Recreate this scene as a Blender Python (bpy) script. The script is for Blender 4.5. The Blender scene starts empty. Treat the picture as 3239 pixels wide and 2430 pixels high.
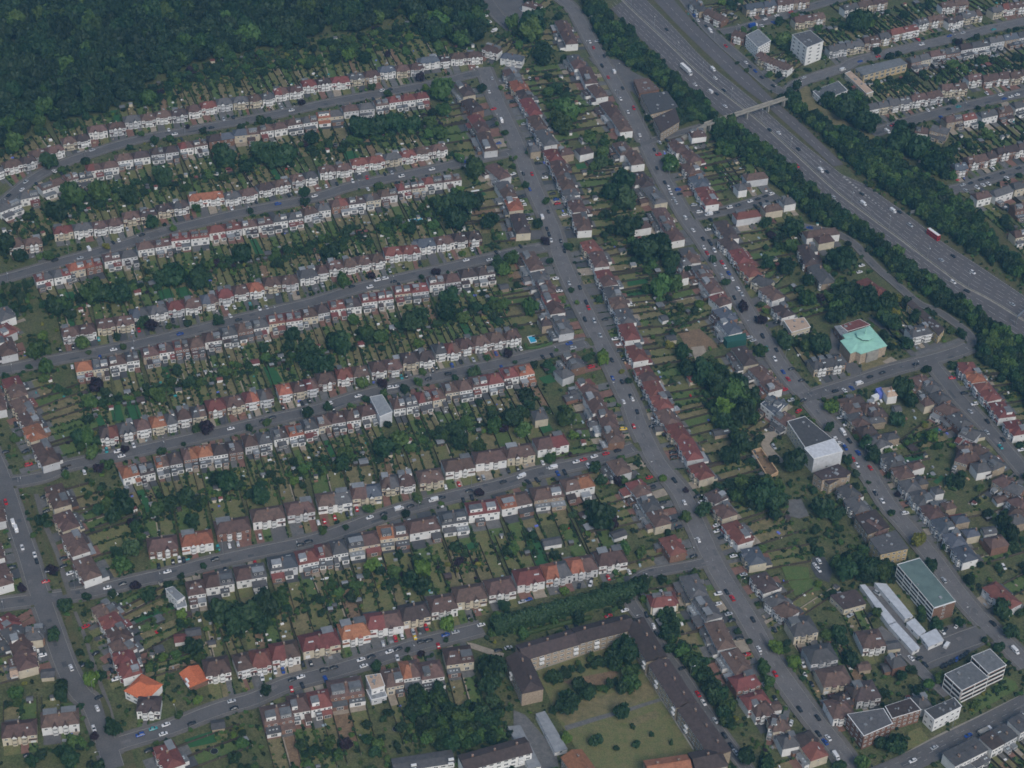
import bpy, math, random
import numpy as np
from mathutils import Vector, Matrix

random.seed(7); RNG = np.random.default_rng(7)
S = bpy.context.scene
COL = S.collection

# ------------------------------------------------------------ camera, world, sun, exposure
CAM_H, PITCH, FOC, ROLL = 726.0, math.radians(38.0), 6250.0, math.radians(2.5)
IMW, IMH = 3239.0, 2430.0
cam_d = bpy.data.cameras.new('camera'); cam = bpy.data.objects.new('camera', cam_d); COL.objects.link(cam)
cam_d.sensor_fit = 'HORIZONTAL'; cam_d.sensor_width = 36.0; cam_d.lens = 36.0 * FOC / IMW
cam_d.clip_start = 1.0; cam_d.clip_end = 6000.0
cam.matrix_world = Matrix.Translation((0, 0, CAM_H)) @ Matrix.Rotation(math.pi/2 - PITCH, 4, 'X') @ Matrix.Rotation(ROLL, 4, 'Z')
S.camera = cam

W = bpy.data.worlds.new('World'); S.world = W; W.use_nodes = True
SUN_EL, SUN_ROT = math.radians(46), math.radians(158)
wn = W.node_tree.nodes; wl = W.node_tree.links; wn.clear()
sky = wn.new('ShaderNodeTexSky'); sky.sky_type = 'NISHITA'; sky.sun_disc = False
sky.sun_elevation = SUN_EL; sky.sun_rotation = SUN_ROT; sky.air_density = 1.0; sky.dust_density = 2.5; sky.ozone_density = 1.0
bg = wn.new('ShaderNodeBackground'); bg.inputs[1].default_value = 0.072
wo = wn.new('ShaderNodeOutputWorld'); wl.new(sky.outputs[0], bg.inputs[0]); wl.new(bg.outputs[0], wo.inputs[0])
sun_d = bpy.data.lights.new('sun', 'SUN'); sun_d.energy = 1.1; sun_d.angle = math.radians(25); sun_d.color = (1.0, 0.98, 0.95)
sun = bpy.data.objects.new('sun', sun_d); COL.objects.link(sun)
sdir = Vector((math.sin(SUN_ROT)*math.cos(SUN_EL), math.cos(SUN_ROT)*math.cos(SUN_EL), math.sin(SUN_EL)))
sun.rotation_euler = sdir.to_track_quat('Z', 'Y').to_euler()
S.view_settings.view_transform = 'Standard'; S.view_settings.look = 'None'
S.view_settings.exposure = 0.62; S.view_settings.gamma = 1.0; S.view_settings.use_curve_mapping = False
S.cycles.max_bounces = 5; S.cycles.diffuse_bounces = 2; S.cycles.glossy_bounces = 2; S.cycles.volume_bounces = 1
S.cycles.transparent_max_bounces = 4; S.cycles.use_denoising = True; S.cycles.volume_max_steps = 64
S.cycles.filter_width = 1.65; S.cycles.use_adaptive_sampling = True; S.cycles.adaptive_threshold = 0.02

# ------------------------------------------------------------ surveying: photo position -> place on the ground
_cr, _sr = math.cos(ROLL), math.sin(ROLL)
def gp(u, v, z=0.0):
    u -= IMW/2; v -= IMH/2
    u, v = _cr*u + _sr*v, -_sr*u + _cr*v
    dx, dy, dz = u/FOC, math.cos(PITCH) - (v/FOC)*math.sin(PITCH), -(math.sin(PITCH) + (v/FOC)*math.cos(PITCH))
    t = (CAM_H - z)/-dz
    return np.array([dx*t, dy*t])
def scale_at(p):      # photo pixels per metre
    d = p[1]*math.cos(PITCH) + CAM_H*math.sin(PITCH)
    return FOC/d
TL = {'A':(0,0,2.212),'B':(1000,0,2.212),'C':(2000,0,2.212),'D':(0,750,2.212),'E':(1000,750,2.212),'F':(2000,750,2.212),
      'G':(0,1500,2.212),'H':(1000,1500,2.212),'I':(2000,1500,2.212),
      'P':(2639,0,3.687),'Q':(2639,450,3.687),'R':(2639,900,3.687),'T':(2639,1350,3.687),
      'K':(2439,1830,2.765),'L':(1639,1830,2.765),'M':(839,1830,2.765),'N':(0,1830,2.765),'Z':(0,0,1.0)}
def tp(t, x, y, z=0.0):
    a = TL[t]; return gp(a[0] + x/a[2], a[1] + y/a[2], z)
def parse(s, z=0.0):  # 'A 1,2 3,4 B 5,6' -> ground points
    out = []; t = 'A'
    for w in s.split():
        if w in TL: t = w
        else:
            x, y = w.split(','); out.append(tp(t, float(x), float(y), z))
    return out

# ------------------------------------------------------------ materials
MAT = {}
def lin(c): return tuple((x/12.92 if x <= .04045 else ((x+.055)/1.055)**2.4) for x in c)
def mat(name, col, rough=0.85, var=0.25, scale=0.6, col2=None, rand=0.0, bump=0.0, metallic=0.0, spec=0.3, fine=None):
    m = bpy.data.materials.new(name); m.use_nodes = True; nt = m.node_tree; n = nt.nodes; l = nt.links
    b = n['Principled BSDF']; b.inputs['Roughness'].default_value = rough; b.inputs['Metallic'].default_value = metallic
    b.inputs['Specular IOR Level'].default_value = spec
    geo = n.new('ShaderNodeNewGeometry')
    nz = n.new('ShaderNodeTexNoise'); nz.inputs['Scale'].default_value = scale; nz.inputs['Detail'].default_value = 5; nz.inputs['Roughness'].default_value = .65
    l.new(geo.outputs['Position'], nz.inputs['Vector'])
    rp = n.new('ShaderNodeMapRange'); rp.inputs[1].default_value = .3; rp.inputs[2].default_value = .7; l.new(nz.outputs['Fac'], rp.inputs[0])
    mx = n.new('ShaderNodeMix'); mx.data_type = 'RGBA'
    c2 = col2 if col2 else tuple(max(0, x*(1-var)) for x in col)
    c1 = col if col2 else tuple(min(1, x*(1+var*.6)) for x in col)
    mx.inputs[6].default_value = (*c1, 1); mx.inputs[7].default_value = (*c2, 1); l.new(rp.outputs[0], mx.inputs[0])
    out = mx.outputs[2]
    if fine:
        n2 = n.new('ShaderNodeTexNoise'); n2.inputs['Scale'].default_value = fine[0]; n2.inputs['Detail'].default_value = 3
        l.new(geo.outputs['Position'], n2.inputs['Vector'])
        r2 = n.new('ShaderNodeMapRange'); r2.inputs[1].default_value = .3; r2.inputs[2].default_value = .7
        r2.inputs[3].default_value = 1-fine[1]; r2.inputs[4].default_value = 1+fine[1]; l.new(n2.outputs['Fac'], r2.inputs[0])
        vm = n.new('ShaderNodeVectorMath'); vm.operation = 'SCALE'; l.new(out, vm.inputs[0]); l.new(r2.outputs[0], vm.inputs['Scale']); out = vm.outputs[0]
    if rand:
        oi = n.new('ShaderNodeObjectInfo'); hs = n.new('ShaderNodeHueSaturation')
        r3 = n.new('ShaderNodeMapRange'); r3.inputs[3].default_value = 1-rand; r3.inputs[4].default_value = 1+rand; l.new(oi.outputs['Random'], r3.inputs[0])
        mm = n.new('ShaderNodeMath'); mm.operation = 'MULTIPLY'; mm.inputs[1].default_value = 7.31; l.new(oi.outputs['Random'], mm.inputs[0])
        fr = n.new('ShaderNodeMath'); fr.operation = 'FRACT'; l.new(mm.outputs[0], fr.inputs[0])
        r4 = n.new('ShaderNodeMapRange'); r4.inputs[3].default_value = .5-rand*.05; r4.inputs[4].default_value = .5+rand*.05; l.new(fr.outputs[0], r4.inputs[0])
        l.new(r3.outputs[0], hs.inputs['Value']); l.new(r4.outputs[0], hs.inputs['Hue']); l.new(out, hs.inputs['Color']); out = hs.outputs[0]
    l.new(out, b.inputs['Base Color'])
    if bump:
        bp = n.new('ShaderNodeBump'); bp.inputs['Strength'].default_value = bump; bp.inputs['Distance'].default_value = .1
        l.new(nz.outputs['Fac'], bp.inputs['Height']); l.new(bp.outputs[0], b.inputs['Normal'])
    MAT[name] = m; return m
mat('ground_mix', (.070,.095,.030), scale=.10, col2=(.125,.115,.056), fine=(1.2,.45))
mat('lawn_green', (.080,.140,.038), scale=.35, col2=(.120,.142,.048), fine=(1.5,.25))
mat('lawn_mixed', (.125,.148,.052), scale=.30, col2=(.195,.168,.076), fine=(1.5,.25))
mat('lawn_dry', (.250,.200,.105), scale=.28, col2=(.120,.118,.050), fine=(1.5,.25))
mat('lawn_artificial', (.035,.115,.040), scale=.4, var=.15)
mat('bare_earth', (.26,.17,.10), scale=.25, col2=(.17,.115,.07), fine=(1.2,.3))
mat('verge_grass', (.125,.105,.05), scale=.15, col2=(.070,.080,.030), fine=(1.0,.3))
mat('asphalt', (.150,.142,.138), scale=.09, col2=(.108,.103,.103), fine=(1.1,.12))
mat('asphalt_motorway', (.140,.127,.126), scale=.06, col2=(.112,.102,.103), fine=(.8,.08))
mat('asphalt_worn', (.185,.174,.168), scale=.12, col2=(.135,.128,.128), fine=(1.1,.12))
mat('pavement', (.170,.155,.140), scale=.2, col2=(.120,.112,.104), fine=(1.4,.15))
mat('pale_pavement', (.30,.275,.23), scale=.2, var=.2, fine=(1.4,.1))
mat('paving_grey', (.16,.155,.15), scale=.4, var=.3, fine=(2,.15))
mat('paving_red', (.23,.125,.095), scale=.4, var=.3, fine=(2,.15))
mat('paving_pale', (.36,.30,.23), scale=.4, var=.25, fine=(2,.12))
mat('paving_dark', (.085,.085,.09), scale=.4, var=.25)
mat('kerb_stone', (.30,.29,.27), var=.2)
mat('road_paint', (.42,.42,.41), scale=.5, var=.35)
mat('wall_white', (.82,.81,.78), scale=.35, var=.12, rand=.06)
mat('wall_cream', (.62,.55,.42), scale=.35, var=.18, rand=.08)
mat('wall_pale', (.62,.62,.62), scale=.35, var=.15, rand=.08)
mat('wall_brick', (.25,.14,.095), scale=1.2, var=.35, rand=.15)
mat('wall_stock', (.40,.32,.23), scale=1.0, var=.35, rand=.15)
mat('wall_yellow', (.55,.42,.22), scale=1.0, var=.2)
RF = dict(rough=.8, scale=.55, fine=(2.2,.22))
mat('roof_b', (.135,.086,.072), var=.38, rand=.25, **RF)
mat('roof_d', (.085,.062,.058), var=.35, rand=.22, **RF)
mat('roof_r', (.195,.072,.060), var=.28, rand=.18, **RF)
mat('roof_o', (.33,.135,.078), var=.32, rand=.20, **RF)
mat('roof_g', (.108,.104,.106), var=.28, rand=.25, **RF)
mat('roof_s', (.098,.108,.130), var=.22, rand=.2, **RF)
mat('roof_v', (.60,.17,.075), var=.15, **RF)
mat('roof_t', (.50,.36,.26), var=.15, **RF)
mat('roof_flat', (.16,.165,.17), rough=.9, scale=.4, var=.3, rand=.25)
mat('roof_lead', (.27,.28,.29), rough=.7, scale=.4, var=.25, rand=.2)
mat('roof_greenish', (.135,.190,.175), scale=.2, var=.22)
mat('roof_sheet', (.55,.57,.60), rough=.5, scale=.4, var=.2)
mat('copper_green', (.36,.66,.53), rough=.6, scale=.25, var=.14, fine=(2,.05))
mat('chimney_brick', (.26,.16,.11), var=.3, rand=.2)
mat('trim_white', (.80,.80,.78), var=.08)
mat('glass_dark', (.035,.042,.05), rough=.15, var=.3, spec=.6)
mat('glass_pale', (.42,.52,.56), rough=.2, var=.3, spec=.6)
mat('door_dark', (.06,.05,.05), var=.3, rand=.4)
mat('timber', (.085,.068,.052), scale=.8, var=.4, rand=.3)
mat('timber_new', (.55,.37,.22), scale=.8, var=.3)
mat('metal_grey', (.35,.36,.37), rough=.45, metallic=.6, var=.1)
mat('concrete', (.36,.34,.30), scale=.4, var=.3)
mat('tarpaulin_blue', (.16,.20,.62), rough=.5, var=.1)
mat('scaffold_sheet', (.66,.67,.69), rough=.45, scale=.5, var=.22)
mat('pool_water', (.05,.42,.60), rough=.08, var=.1, spec=.6)
mat('rubber', (.02,.02,.02), rough=.8, var=.1)
mat('green_boards', (.03,.11,.09), var=.15)
CARC = {'w':(.72,.72,.72),'s':(.42,.44,.46),'k':(.022,.024,.028),'r':(.50,.015,.02),'u':(.02,.07,.32),'y':(.75,.50,.02),'c':(.05,.32,.33),'g':(.12,.13,.14)}
for k, c in CARC.items(): mat('paint_'+k, c, rough=.25, var=.03, spec=.6)
CN = {'w':'white','s':'silver','k':'black','r':'red','u':'blue','y':'yellow','c':'teal','g':'grey'}
def leafmat(name, c, c2, rand):
    m = mat(name, c, rough=.6, scale=.9, col2=c2, rand=rand, spec=.25); return m
leafmat('leaf_d', (.034,.068,.024), (.020,.046,.020), .35)
leafmat('leaf_m', (.072,.122,.030), (.044,.086,.024), .40)
leafmat('leaf_l', (.120,.190,.030), (.070,.130,.026), .15)
leafmat('leaf_p', (.040,.020,.030), (.022,.014,.022), .15)
leafmat('leaf_y', (.230,.210,.035), (.120,.140,.030), .15)
leafmat('leaf_w', (.075,.120,.050), (.050,.090,.036), .15)
leafmat('leaf_f', (.030,.050,.020), (.018,.038,.018), .35)
mat('bark', (.09,.07,.05), var=.3)

# ------------------------------------------------------------ mesh helpers
def mesh_from(name, V, F, mats, mi=None):
    me = bpy.data.meshes.new(name); me.from_pydata([tuple(v) for v in V], [], F)
    for m in mats: me.materials.append(MAT[m])
    if mi: me.polygons.foreach_set('material_index', mi)
    me.update(); return me
class MB:
    def __init__(s): s.V=[]; s.F=[]; s.M=[]; s.mats=[]
    def m(s, name):
        if name not in s.mats: s.mats.append(name)
        return s.mats.index(name)
    def box(s, x0,x1,y0,y1,z0,z1, m, bottom=False):
        b=len(s.V); k=s.m(m)
        s.V += [(x0,y0,z0),(x1,y0,z0),(x1,y1,z0),(x0,y1,z0),(x0,y0,z1),(x1,y0,z1),(x1,y1,z1),(x0,y1,z1)]
        f=[(4,5,6,7),(0,1,5,4),(1,2,6,5),(2,3,7,6),(3,0,4,7)]+([(3,2,1,0)] if bottom else [])
        s.F += [tuple(b+i for i in q) for q in f]; s.M += [k]*len(f)
    def faces(s, V, F, m):
        b=len(s.V); k=s.m(m); s.V += [tuple(v) for v in V]; s.F += [tuple(b+i for i in q) for q in F]; s.M += [k]*len(F)
    def prism(s, poly, z0, z1, m, mtop=None):   # poly counter-clockwise
        n=len(poly); a=sum(poly[i][0]*poly[(i+1)%n][1]-poly[(i+1)%n][0]*poly[i][1] for i in range(n))
        if a<0: poly=poly[::-1]
        V=[(p[0],p[1],z0) for p in poly]+[(p[0],p[1],z1) for p in poly]
        s.faces(V, [(i,(i+1)%n,n+(i+1)%n,n+i) for i in range(n)], m)
        s.faces([(p[0],p[1],z1) for p in poly], [tuple(range(n))], mtop or m)
    def beam(s, p, q, w, m):    # square bar
        p=Vector(p); q=Vector(q); d=(q-p).normalized(); up=Vector((0,0,1)) if abs(d.z)<.9 else Vector((1,0,0))
        a=d.cross(up).normalized()*w/2; b=d.cross(a).normalized()*w/2
        V=[p-a-b,p+a-b,p+a+b,p-a+b,q-a-b,q+a-b,q+a+b,q-a+b]
        s.faces([tuple(v) for v in V],[(0,3,2,1),(4,5,6,7),(0,1,5,4),(1,2,6,5),(2,3,7,6),(3,0,4,7)],m)
    def mesh(s, name): return mesh_from(name, s.V, s.F, s.mats, s.M)
def add(name, me, parent=None, loc=None, rz=0.0, kind=None, label=None, scale=None):
    o = bpy.data.objects.new(name, me); COL.objects.link(o)
    if parent: o.parent = parent
    if loc is not None: o.location = loc
    if rz: o.rotation_euler = (0,0,rz)
    if scale is not None: o.scale = scale
    if kind: o['kind'] = kind
    if label: o['label'] = label
    return o
def tag(o, label, cat, group=None):
    o['label'] = label; o['category'] = cat
    if group: o['group'] = group
    return o
def thing(name, loc, rz, label, cat, group=None):
    o = bpy.data.objects.new(name, None); COL.objects.link(o); o.location = loc; o.rotation_euler = (0,0,rz)
    o.empty_display_size = .5
    return tag(o, label, cat, group)
ONES = ['','first','second','third','fourth','fifth','sixth','seventh','eighth','ninth','tenth','eleventh','twelfth','thirteenth','fourteenth','fifteenth','sixteenth','seventeenth','eighteenth','nineteenth']
TENS = ['','','twentieth','thirtieth','fortieth','fiftieth','sixtieth']; TEN = ['','','twenty','thirty','forty','fifty','sixty']
def nth(i):
    if i < 20: return ONES[i]
    return TENS[i//10] if i%10==0 else TEN[i//10]+'-'+ONES[i%10]
def polylen(P): return sum(np.linalg.norm(P[i+1]-P[i]) for i in range(len(P)-1))
def resample(P, step):
    P=[np.array(p) for p in P]; out=[P[0]]; 
    for i in range(len(P)-1):
        d=np.linalg.norm(P[i+1]-P[i]); n=max(1,int(round(d/step)))
        for k in range(1,n+1): out.append(P[i]+(P[i+1]-P[i])*k/n)
    return out
def smooth(P, it=2):
    P=[np.array(p) for p in P]
    for _ in range(it):
        Q=[P[0]]
        for i in range(len(P)-1): Q += [P[i]*.75+P[i+1]*.25, P[i]*.25+P[i+1]*.75]
        P=Q+[P[-1]]
    return P
def normals(P):
    N=[]
    for i in range(len(P)):
        a=P[max(0,i-1)]; b=P[min(len(P)-1,i+1)]; d=(b-a)/max(1e-6,np.linalg.norm(b-a)); N.append(np.array([-d[1],d[0]]))
    return N
# ------------------------------------------------------------ occupancy raster (1 m cells)
GX0, GY0, GN_X, GN_Y = -520, 560, 1040, 980
OCC = np.zeros((GN_Y, GN_X), np.uint8)     # 1 road, 2 building, 3 hard/keep-clear
def pts_in_poly(poly, X, Y):
    c = np.zeros(X.shape, bool); n=len(poly)
    for i in range(n):
        x1,y1=poly[i][0],poly[i][1]; x2,y2=poly[(i+1)%n][0],poly[(i+1)%n][1]
        if y1==y2: continue
        c ^= ((y1>Y)!=(y2>Y)) & (X < (x2-x1)*(Y-y1)/(y2-y1)+x1)
    return c
def mark(poly, val, keep=False):
    xs=[p[0] for p in poly]; ys=[p[1] for p in poly]
    x0=max(GX0,int(min(xs))-1); x1=min(GX0+GN_X,int(max(xs))+2); y0=max(GY0,int(min(ys))-1); y1=min(GY0+GN_Y,int(max(ys))+2)
    if x1<=x0 or y1<=y0: return
    X,Y=np.meshgrid(np.arange(x0,x1)+.5,np.arange(y0,y1)+.5); c=pts_in_poly(poly,X,Y)
    sub=OCC[y0-GY0:y1-GY0,x0-GX0:x1-GX0]; sub[c & ((sub==0)|(not keep))]=val
def occ(p):
    i=int(p[0]-GX0); j=int(p[1]-GY0)
    return OCC[j,i] if 0<=i<GN_X and 0<=j<GN_Y else 0

# ------------------------------------------------------------ roads
# name, words for labels, width, surface, verge, centreline in the photo
ROADS = [
 ('forest_street','the forest-edge street',7.5,'asphalt',2.2,'A -60,1480 20,1420 200,1265 400,1155 600,1085 800,1020 1000,965 1250,925 1500,880 1800,825 2050,775 2212,735 B 200,695 400,660 600,625 800,590 950,555 1100,515 1190,505'),
 ('second_street','the second street',7.5,'asphalt',2.2,'D -60,315 0,300 200,240 500,152 800,75 A 1100,1628 1400,1555 1800,1460 2212,1385 B 200,1310 400,1268 800,1188 1100,1118 1385,1060'),
 ('third_street','the third street',7.5,'asphalt',2.2,'D -60,945 0,930 300,872 700,800 1000,740 1300,668 1600,592 1900,520 2212,450 E 300,350 700,265 1000,195 1300,125 1480,88 1640,62'),
 ('fourth_street','the fourth street',7.5,'asphalt',2.2,'G 60,58 200,40 350,5 D 450,1600 650,1560 850,1522 1300,1418 1600,1352 1900,1275 2212,1210 E 290,1110 560,1045 800,985 1050,930 1300,882 1600,805 1900,735'),
 ('fifth_street','the fifth street',7.5,'asphalt',2.2,'G -40,915 60,900 230,880 500,850 750,795 950,745 1200,692 1500,608 1800,542 2212,462 H 400,310 600,245 850,180 1100,120 1400,45 E 1500,1655 1800,1595 2050,1530 F 20,1470'),
 ('sixth_street','the sixth street',7.8,'asphalt',2.2,'N 850,1500 1000,1455 1150,1405 1400,1335 1600,1262 1800,1180 2000,1110 2212,1060 M 100,955 250,900 500,838 700,780 850,735 1100,655 1350,572 1600,510 1900,432'),
 ('flats_lane','the brick flats lane',5.5,'asphalt',1.5,'I 530,610 400,640 250,665 100,690 20,745 L 965,170 1010,250 1100,370 1190,500 1290,670 1430,840 1600,1110 1760,1340 1900,1530 2010,1680'),
 ('main_avenue','the middle avenue',9.5,'asphalt_worn',2.6,'B 1170,470 1205,560 1260,700 1330,850 1400,1000 1455,1140 1530,1330 1600,1480 1670,1640 E 1700,120 1775,300 1850,450 1930,610 2000,750 2080,910 2150,1060 2212,1190 F 30,1290 105,1450 185,1600 I 330,100 400,245 480,420 560,600 655,770 750,910 840,1060 920,1210 1015,1370 1115,1505 1225,1659 K 600,1500 720,1700'),
 ('east_avenue','the eastern avenue',9.0,'asphalt_worn',2.4,'B 1700,-20 1800,60 1880,210 1960,360 2060,520 2150,680 C 20,850 95,1000 170,1160 250,1310 330,1440 400,1560 F 480,0 560,125 640,235 720,370 790,500 855,610 930,730 1005,855 1080,960 1165,1060 1240,1140 1330,1250 1440,1375 1540,1500 1650,1645 I 1800,235 1900,340 2000,460 2110,590 T 1050,1390 1250,1600 K 1560,20 1700,200 1850,370 2030,540 2250,770'),
 ('west_avenue','the western avenue',9.0,'asphalt',2.0,'D -260,1000 -160,1300 G -70,-160 -10,-30 40,110 95,280 150,440 205,600 255,780 310,930 370,1100 425,1260 480,1400 560,1540 N 730,950 800,1080 870,1260 930,1440 1000,1659'),
 ('church_street','the church street',8.0,'asphalt',2.4,'F 1200,1125 1400,1065 1600,1000 1800,930 2000,880 R 1200,855 1450,780 1580,720'),
 ('orchard_avenue','the far eastern street',8.0,'asphalt',2.4,'R 1110,890 1180,980 1300,1120 1420,1290 1600,1480 1760,1640 T 1820,60 2000,260 2130,420 2290,600'),
 ('motorway_lane','the motorway-side lane',5.0,'asphalt',1.0,'F 1180,-80 1500,-20 1700,210 1850,330 2000,470 R 1020,130 1200,300 1400,440 1560,560 1610,650 1580,720'),
 ('cul_de_sac','the forest cul-de-sac',9.0,'asphalt',1.8,'B 1160,-60 1230,60 1310,150 1400,215'),
 ('short_street','the short side street',8.0,'asphalt',1.5,'C 430,1510 560,1495 700,1460 850,1415 1010,1360'),
 ('footbridge_street','the footbridge street',5.0,'asphalt',1.5,'C 60,1010 200,965 350,925 500,880'),
 ('frontage_road','the slip-side road',8.5,'asphalt',1.2,'C 330,-60 420,60 520,190 640,310 780,430 900,545 1000,625 1090,660'),
 ('high_street','the white-blocks street',8.5,'asphalt_worn',2.0,'C 1090,660 1130,590 1300,530 1500,465 P 200,720 400,665 620,620 850,565 1100,510 1400,440 1700,360 2300,230'),
 ('slant_street','the upper town street',7.0,'asphalt',2.0,'C 620,225 800,190 1000,130 1200,60 1450,-10 1600,-60'),
 ('town_street','the middle town street',8.0,'asphalt',2.0,'P 430,1560 600,1500 900,1400 1150,1330 1450,1255 1800,1170 2300,1060'),
 ('edge_street','the lower town street',8.0,'asphalt',2.0,'Q 1290,570 1500,530 1700,460 1900,395 2300,290'),
 ('main_road','the bottom-corner main road',11.5,'asphalt',0.0,'K 800,1780 1050,1680 1300,1570 1500,1465 1750,1345 2000,1220 2300,1060'),
 ('garage_lane','the garage lane',5.5,'asphalt_worn',0.8,'K 930,440 1050,530 1130,610 1250,720 1350,850 1450,930 1550,1020'),
 ('car_park_road','the flats car park',11.0,'asphalt',0.8,'K 1290,690 1400,640 1550,590 1700,530 1850,480'),
]
ROAD = {}
ground_z, base_z = -0.45, -0.10
for i, (nm, words_, w, surf, pv, pts) in enumerate(ROADS):
    Q0 = parse(pts); Q1 = [Q0[0]]
    for q_ in Q0[1:]:      # drop survey points that step backwards or crowd the last one
        d_ = q_-Q1[-1]
        if np.linalg.norm(d_) < 6: continue
        if len(Q1) > 1 and np.dot(d_, Q1[-1]-Q1[-2]) < .25*np.linalg.norm(d_)*np.linalg.norm(Q1[-1]-Q1[-2]): continue
        Q1.append(q_)
    P = resample(smooth(Q1, 2), 3.0); ROAD[nm] = dict(P=P, w=w, words=words_, i=i, A=np.array(P), pv=pv)
def road_dist(p, skip=None):
    best=(1e9,None,0)
    for nm,r in ROAD.items():
        if nm==skip: continue
        d=np.hypot(r['A'][:,0]-p[0], r['A'][:,1]-p[1]); k=int(d.argmin())
        e=d[k]
        if e-r['w']/2 < best[0]: best=(e-r['w']/2, nm, k)
    return best
def ribbon(P, a, b, z, m, name, kind='structure', parent=None, skip=None):
    """strip between offsets a and b (left positive)"""
    N=normals(P); mb=MB(); k=mb.m(m)
    for i in range(len(P)-1):
        if skip and skip((P[i]+P[i+1])/2+ (N[i])*(a+b)/2): continue
        q=[P[i]+N[i]*a, P[i+1]+N[i+1]*a, P[i+1]+N[i+1]*b, P[i]+N[i]*b]
        mb.faces([(v[0],v[1],z) for v in q], [(3,2,1,0)] if a<b else [(0,1,2,3)], m)
    return mb
def flip_up(mb):
    return mb
for nm,r in ROAD.items():
    i=r['i']; P=r['P']; w=r['w']; surf=ROADS[i][3]; pv=r['pv']
    V=[];F=[]; N=normals(P)
    for k,(p,n) in enumerate(zip(P,N)): V += [(*(p-n*w/2), base_z+i*.004),(*(p+n*w/2), base_z+i*.004)]
    F=[(2*k,2*k+2,2*k+3,2*k+1) for k in range(len(P)-1)]
    o=add(nm, mesh_from(nm,V,F,[surf]), kind='structure')
    mark([tuple(p-n*(w/2+pv)) for p,n in zip(P,N)]+[tuple(p+n*(w/2+pv)) for p,n in reversed(list(zip(P,N)))], 1)
for nm,r in ROAD.items():
    P=r['P']; w=r['w']; pv=r['pv']; i=r['i']; N=normals(P)
    if pv<.5: continue
    mb=MB(); zt=.03+i*.002
    for s in (1,-1):
        for k in range(len(P)-1):
            c=(P[k]+P[k+1])/2+N[k]*s*(w/2+pv/2)
            if road_dist(c, nm)[0] < .3+pv*.4: continue
            a0=P[k]+N[k]*s*w/2; a1=P[k+1]+N[k+1]*s*w/2; b0=P[k]+N[k]*s*(w/2+pv); b1=P[k+1]+N[k+1]*s*(w/2+pv)
            g0=P[k]+N[k]*s*(w/2+.18); g1=P[k+1]+N[k+1]*s*(w/2+.18)
            q=[(0,1,2,3)] if s<0 else [(3,2,1,0)]
            mb.faces([(*a0,zt),(*a1,zt),(*g1,zt),(*g0,zt)], [x[::-1] for x in q], 'kerb_stone')
            mb.faces([(*g0,zt),(*g1,zt),(*b1,zt),(*b0,zt)], [x[::-1] for x in q], 'pavement')
            mb.faces([(*a0,-.2),(*a1,-.2),(*a1,zt),(*a0,zt)], q, 'kerb_stone')
            mb.faces([(*b0,-.45),(*b1,-.45),(*b1,zt),(*b0,zt)], [x[::-1] for x in q], 'pavement')
    if mb.V: add('pavement', mb.mesh('pavement'), kind='structure')

# ground sheet
gm = mesh_from('ground', [(-3500,-500,ground_z),(3500,-500,ground_z),(3500,5000,ground_z),(-3500,5000,ground_z)], [(0,1,2,3)], ['ground_mix'])
add('ground', gm, kind='structure')

# ------------------------------------------------------------ motorway
LE = parse('C -150,60 0,215 200,412 400,610 620,800 870,990 1100,1190 Z 2600,622 2720,718 2823,793 2950,890 3078,985 3206,1066 3300,1125')
CE = parse('C -110,-40 0,70 200,255 500,545 700,700 900,855 1200,1131 1413,1331 Z 2747,683 2856,762 2964,843 3046,905 3130,945 3236,1012 3300,1050')
RE = parse('C 40,-60 100,0 300,200 500,420 700,580 870,720 1050,880 1200,1010 1380,1150 1500,1250 1620,1400')
SL = parse('C 100,-60 150,0 350,210 600,450 780,620 900,705 1050,840 1200,975 1330,1095 1460,1215 1560,1310')
SR = parse('C 250,-60 290,0 450,180 640,360 860,570 1000,710 1180,860 1330,1010 1480,1150 Z 2747,591 2883,686 2978,765 3073,824 3181,897 3300,975')
MR = SR[8:]
def rs(P, n):
    P=[np.array(p) for p in smooth(P,1)]; L=[0]
    for i in range(len(P)-1): L.append(L[-1]+np.linalg.norm(P[i+1]-P[i]))
    A=np.array(P); t=np.linspace(0,L[-1],n); return np.stack([np.interp(t,L,A[:,0]),np.interp(t,L,A[:,1])],1)
NM=120
LEp, CEp = rs(LE,NM), rs(CE,NM)
REall = RE[:9] + [parse('C 1500,1250')[0]] + SR[8:]
SRp = rs(SR, NM)
def strip2(A,B,z,m,name,mb=None):
    V=[(*a,z) for a in A]+[(*b,z) for b in B]; n=len(A); mb=mb or MB()
    mb.faces(V,[(i,i+1,n+i+1,n+i) for i in range(n-1)],m); return mb
def orient(mb):   # make all flat faces look up
    for i,f in enumerate(mb.F):
        a,b,c=[Vector(mb.V[j]) for j in f[:3]]
        if (b-a).cross(c-a).z<0: mb.F[i]=f[::-1]
    return mb
# right edge of the far carriageway paired with the central reservation by nearest point
def nearest_on(P, q):
    best=None
    for i in range(len(P)-1):
        a,b=np.array(P[i]),np.array(P[i+1]); d=b-a; t=min(1,max(0,np.dot(q-a,d)/np.dot(d,d))); c=a+d*t; e=np.linalg.norm(c-q)
        if best is None or e<best[0]: best=(e,c)
    return best[1]
LEp = np.array([nearest_on(LEp,c) for c in CEp])
REp = np.array([nearest_on(rs(REall,200),c) for c in CEp])
REs = rs(REall,200)
mw = orient(strip2(LEp, REp, -.07, 'asphalt_motorway', 'motorway'))
motorway = add('motorway', mw.mesh('motorway'), kind='structure')
SLp = np.array([nearest_on(rs(SL,150),c) for c in rs(SR[:9],60)]); SRq = rs(SR[:9],60)
sr_ = orient(strip2(SLp, SRq, -.062, 'asphalt_motorway','slip_road'))
add('slip_road', sr_.mesh('slip_road'), kind='structure')
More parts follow.
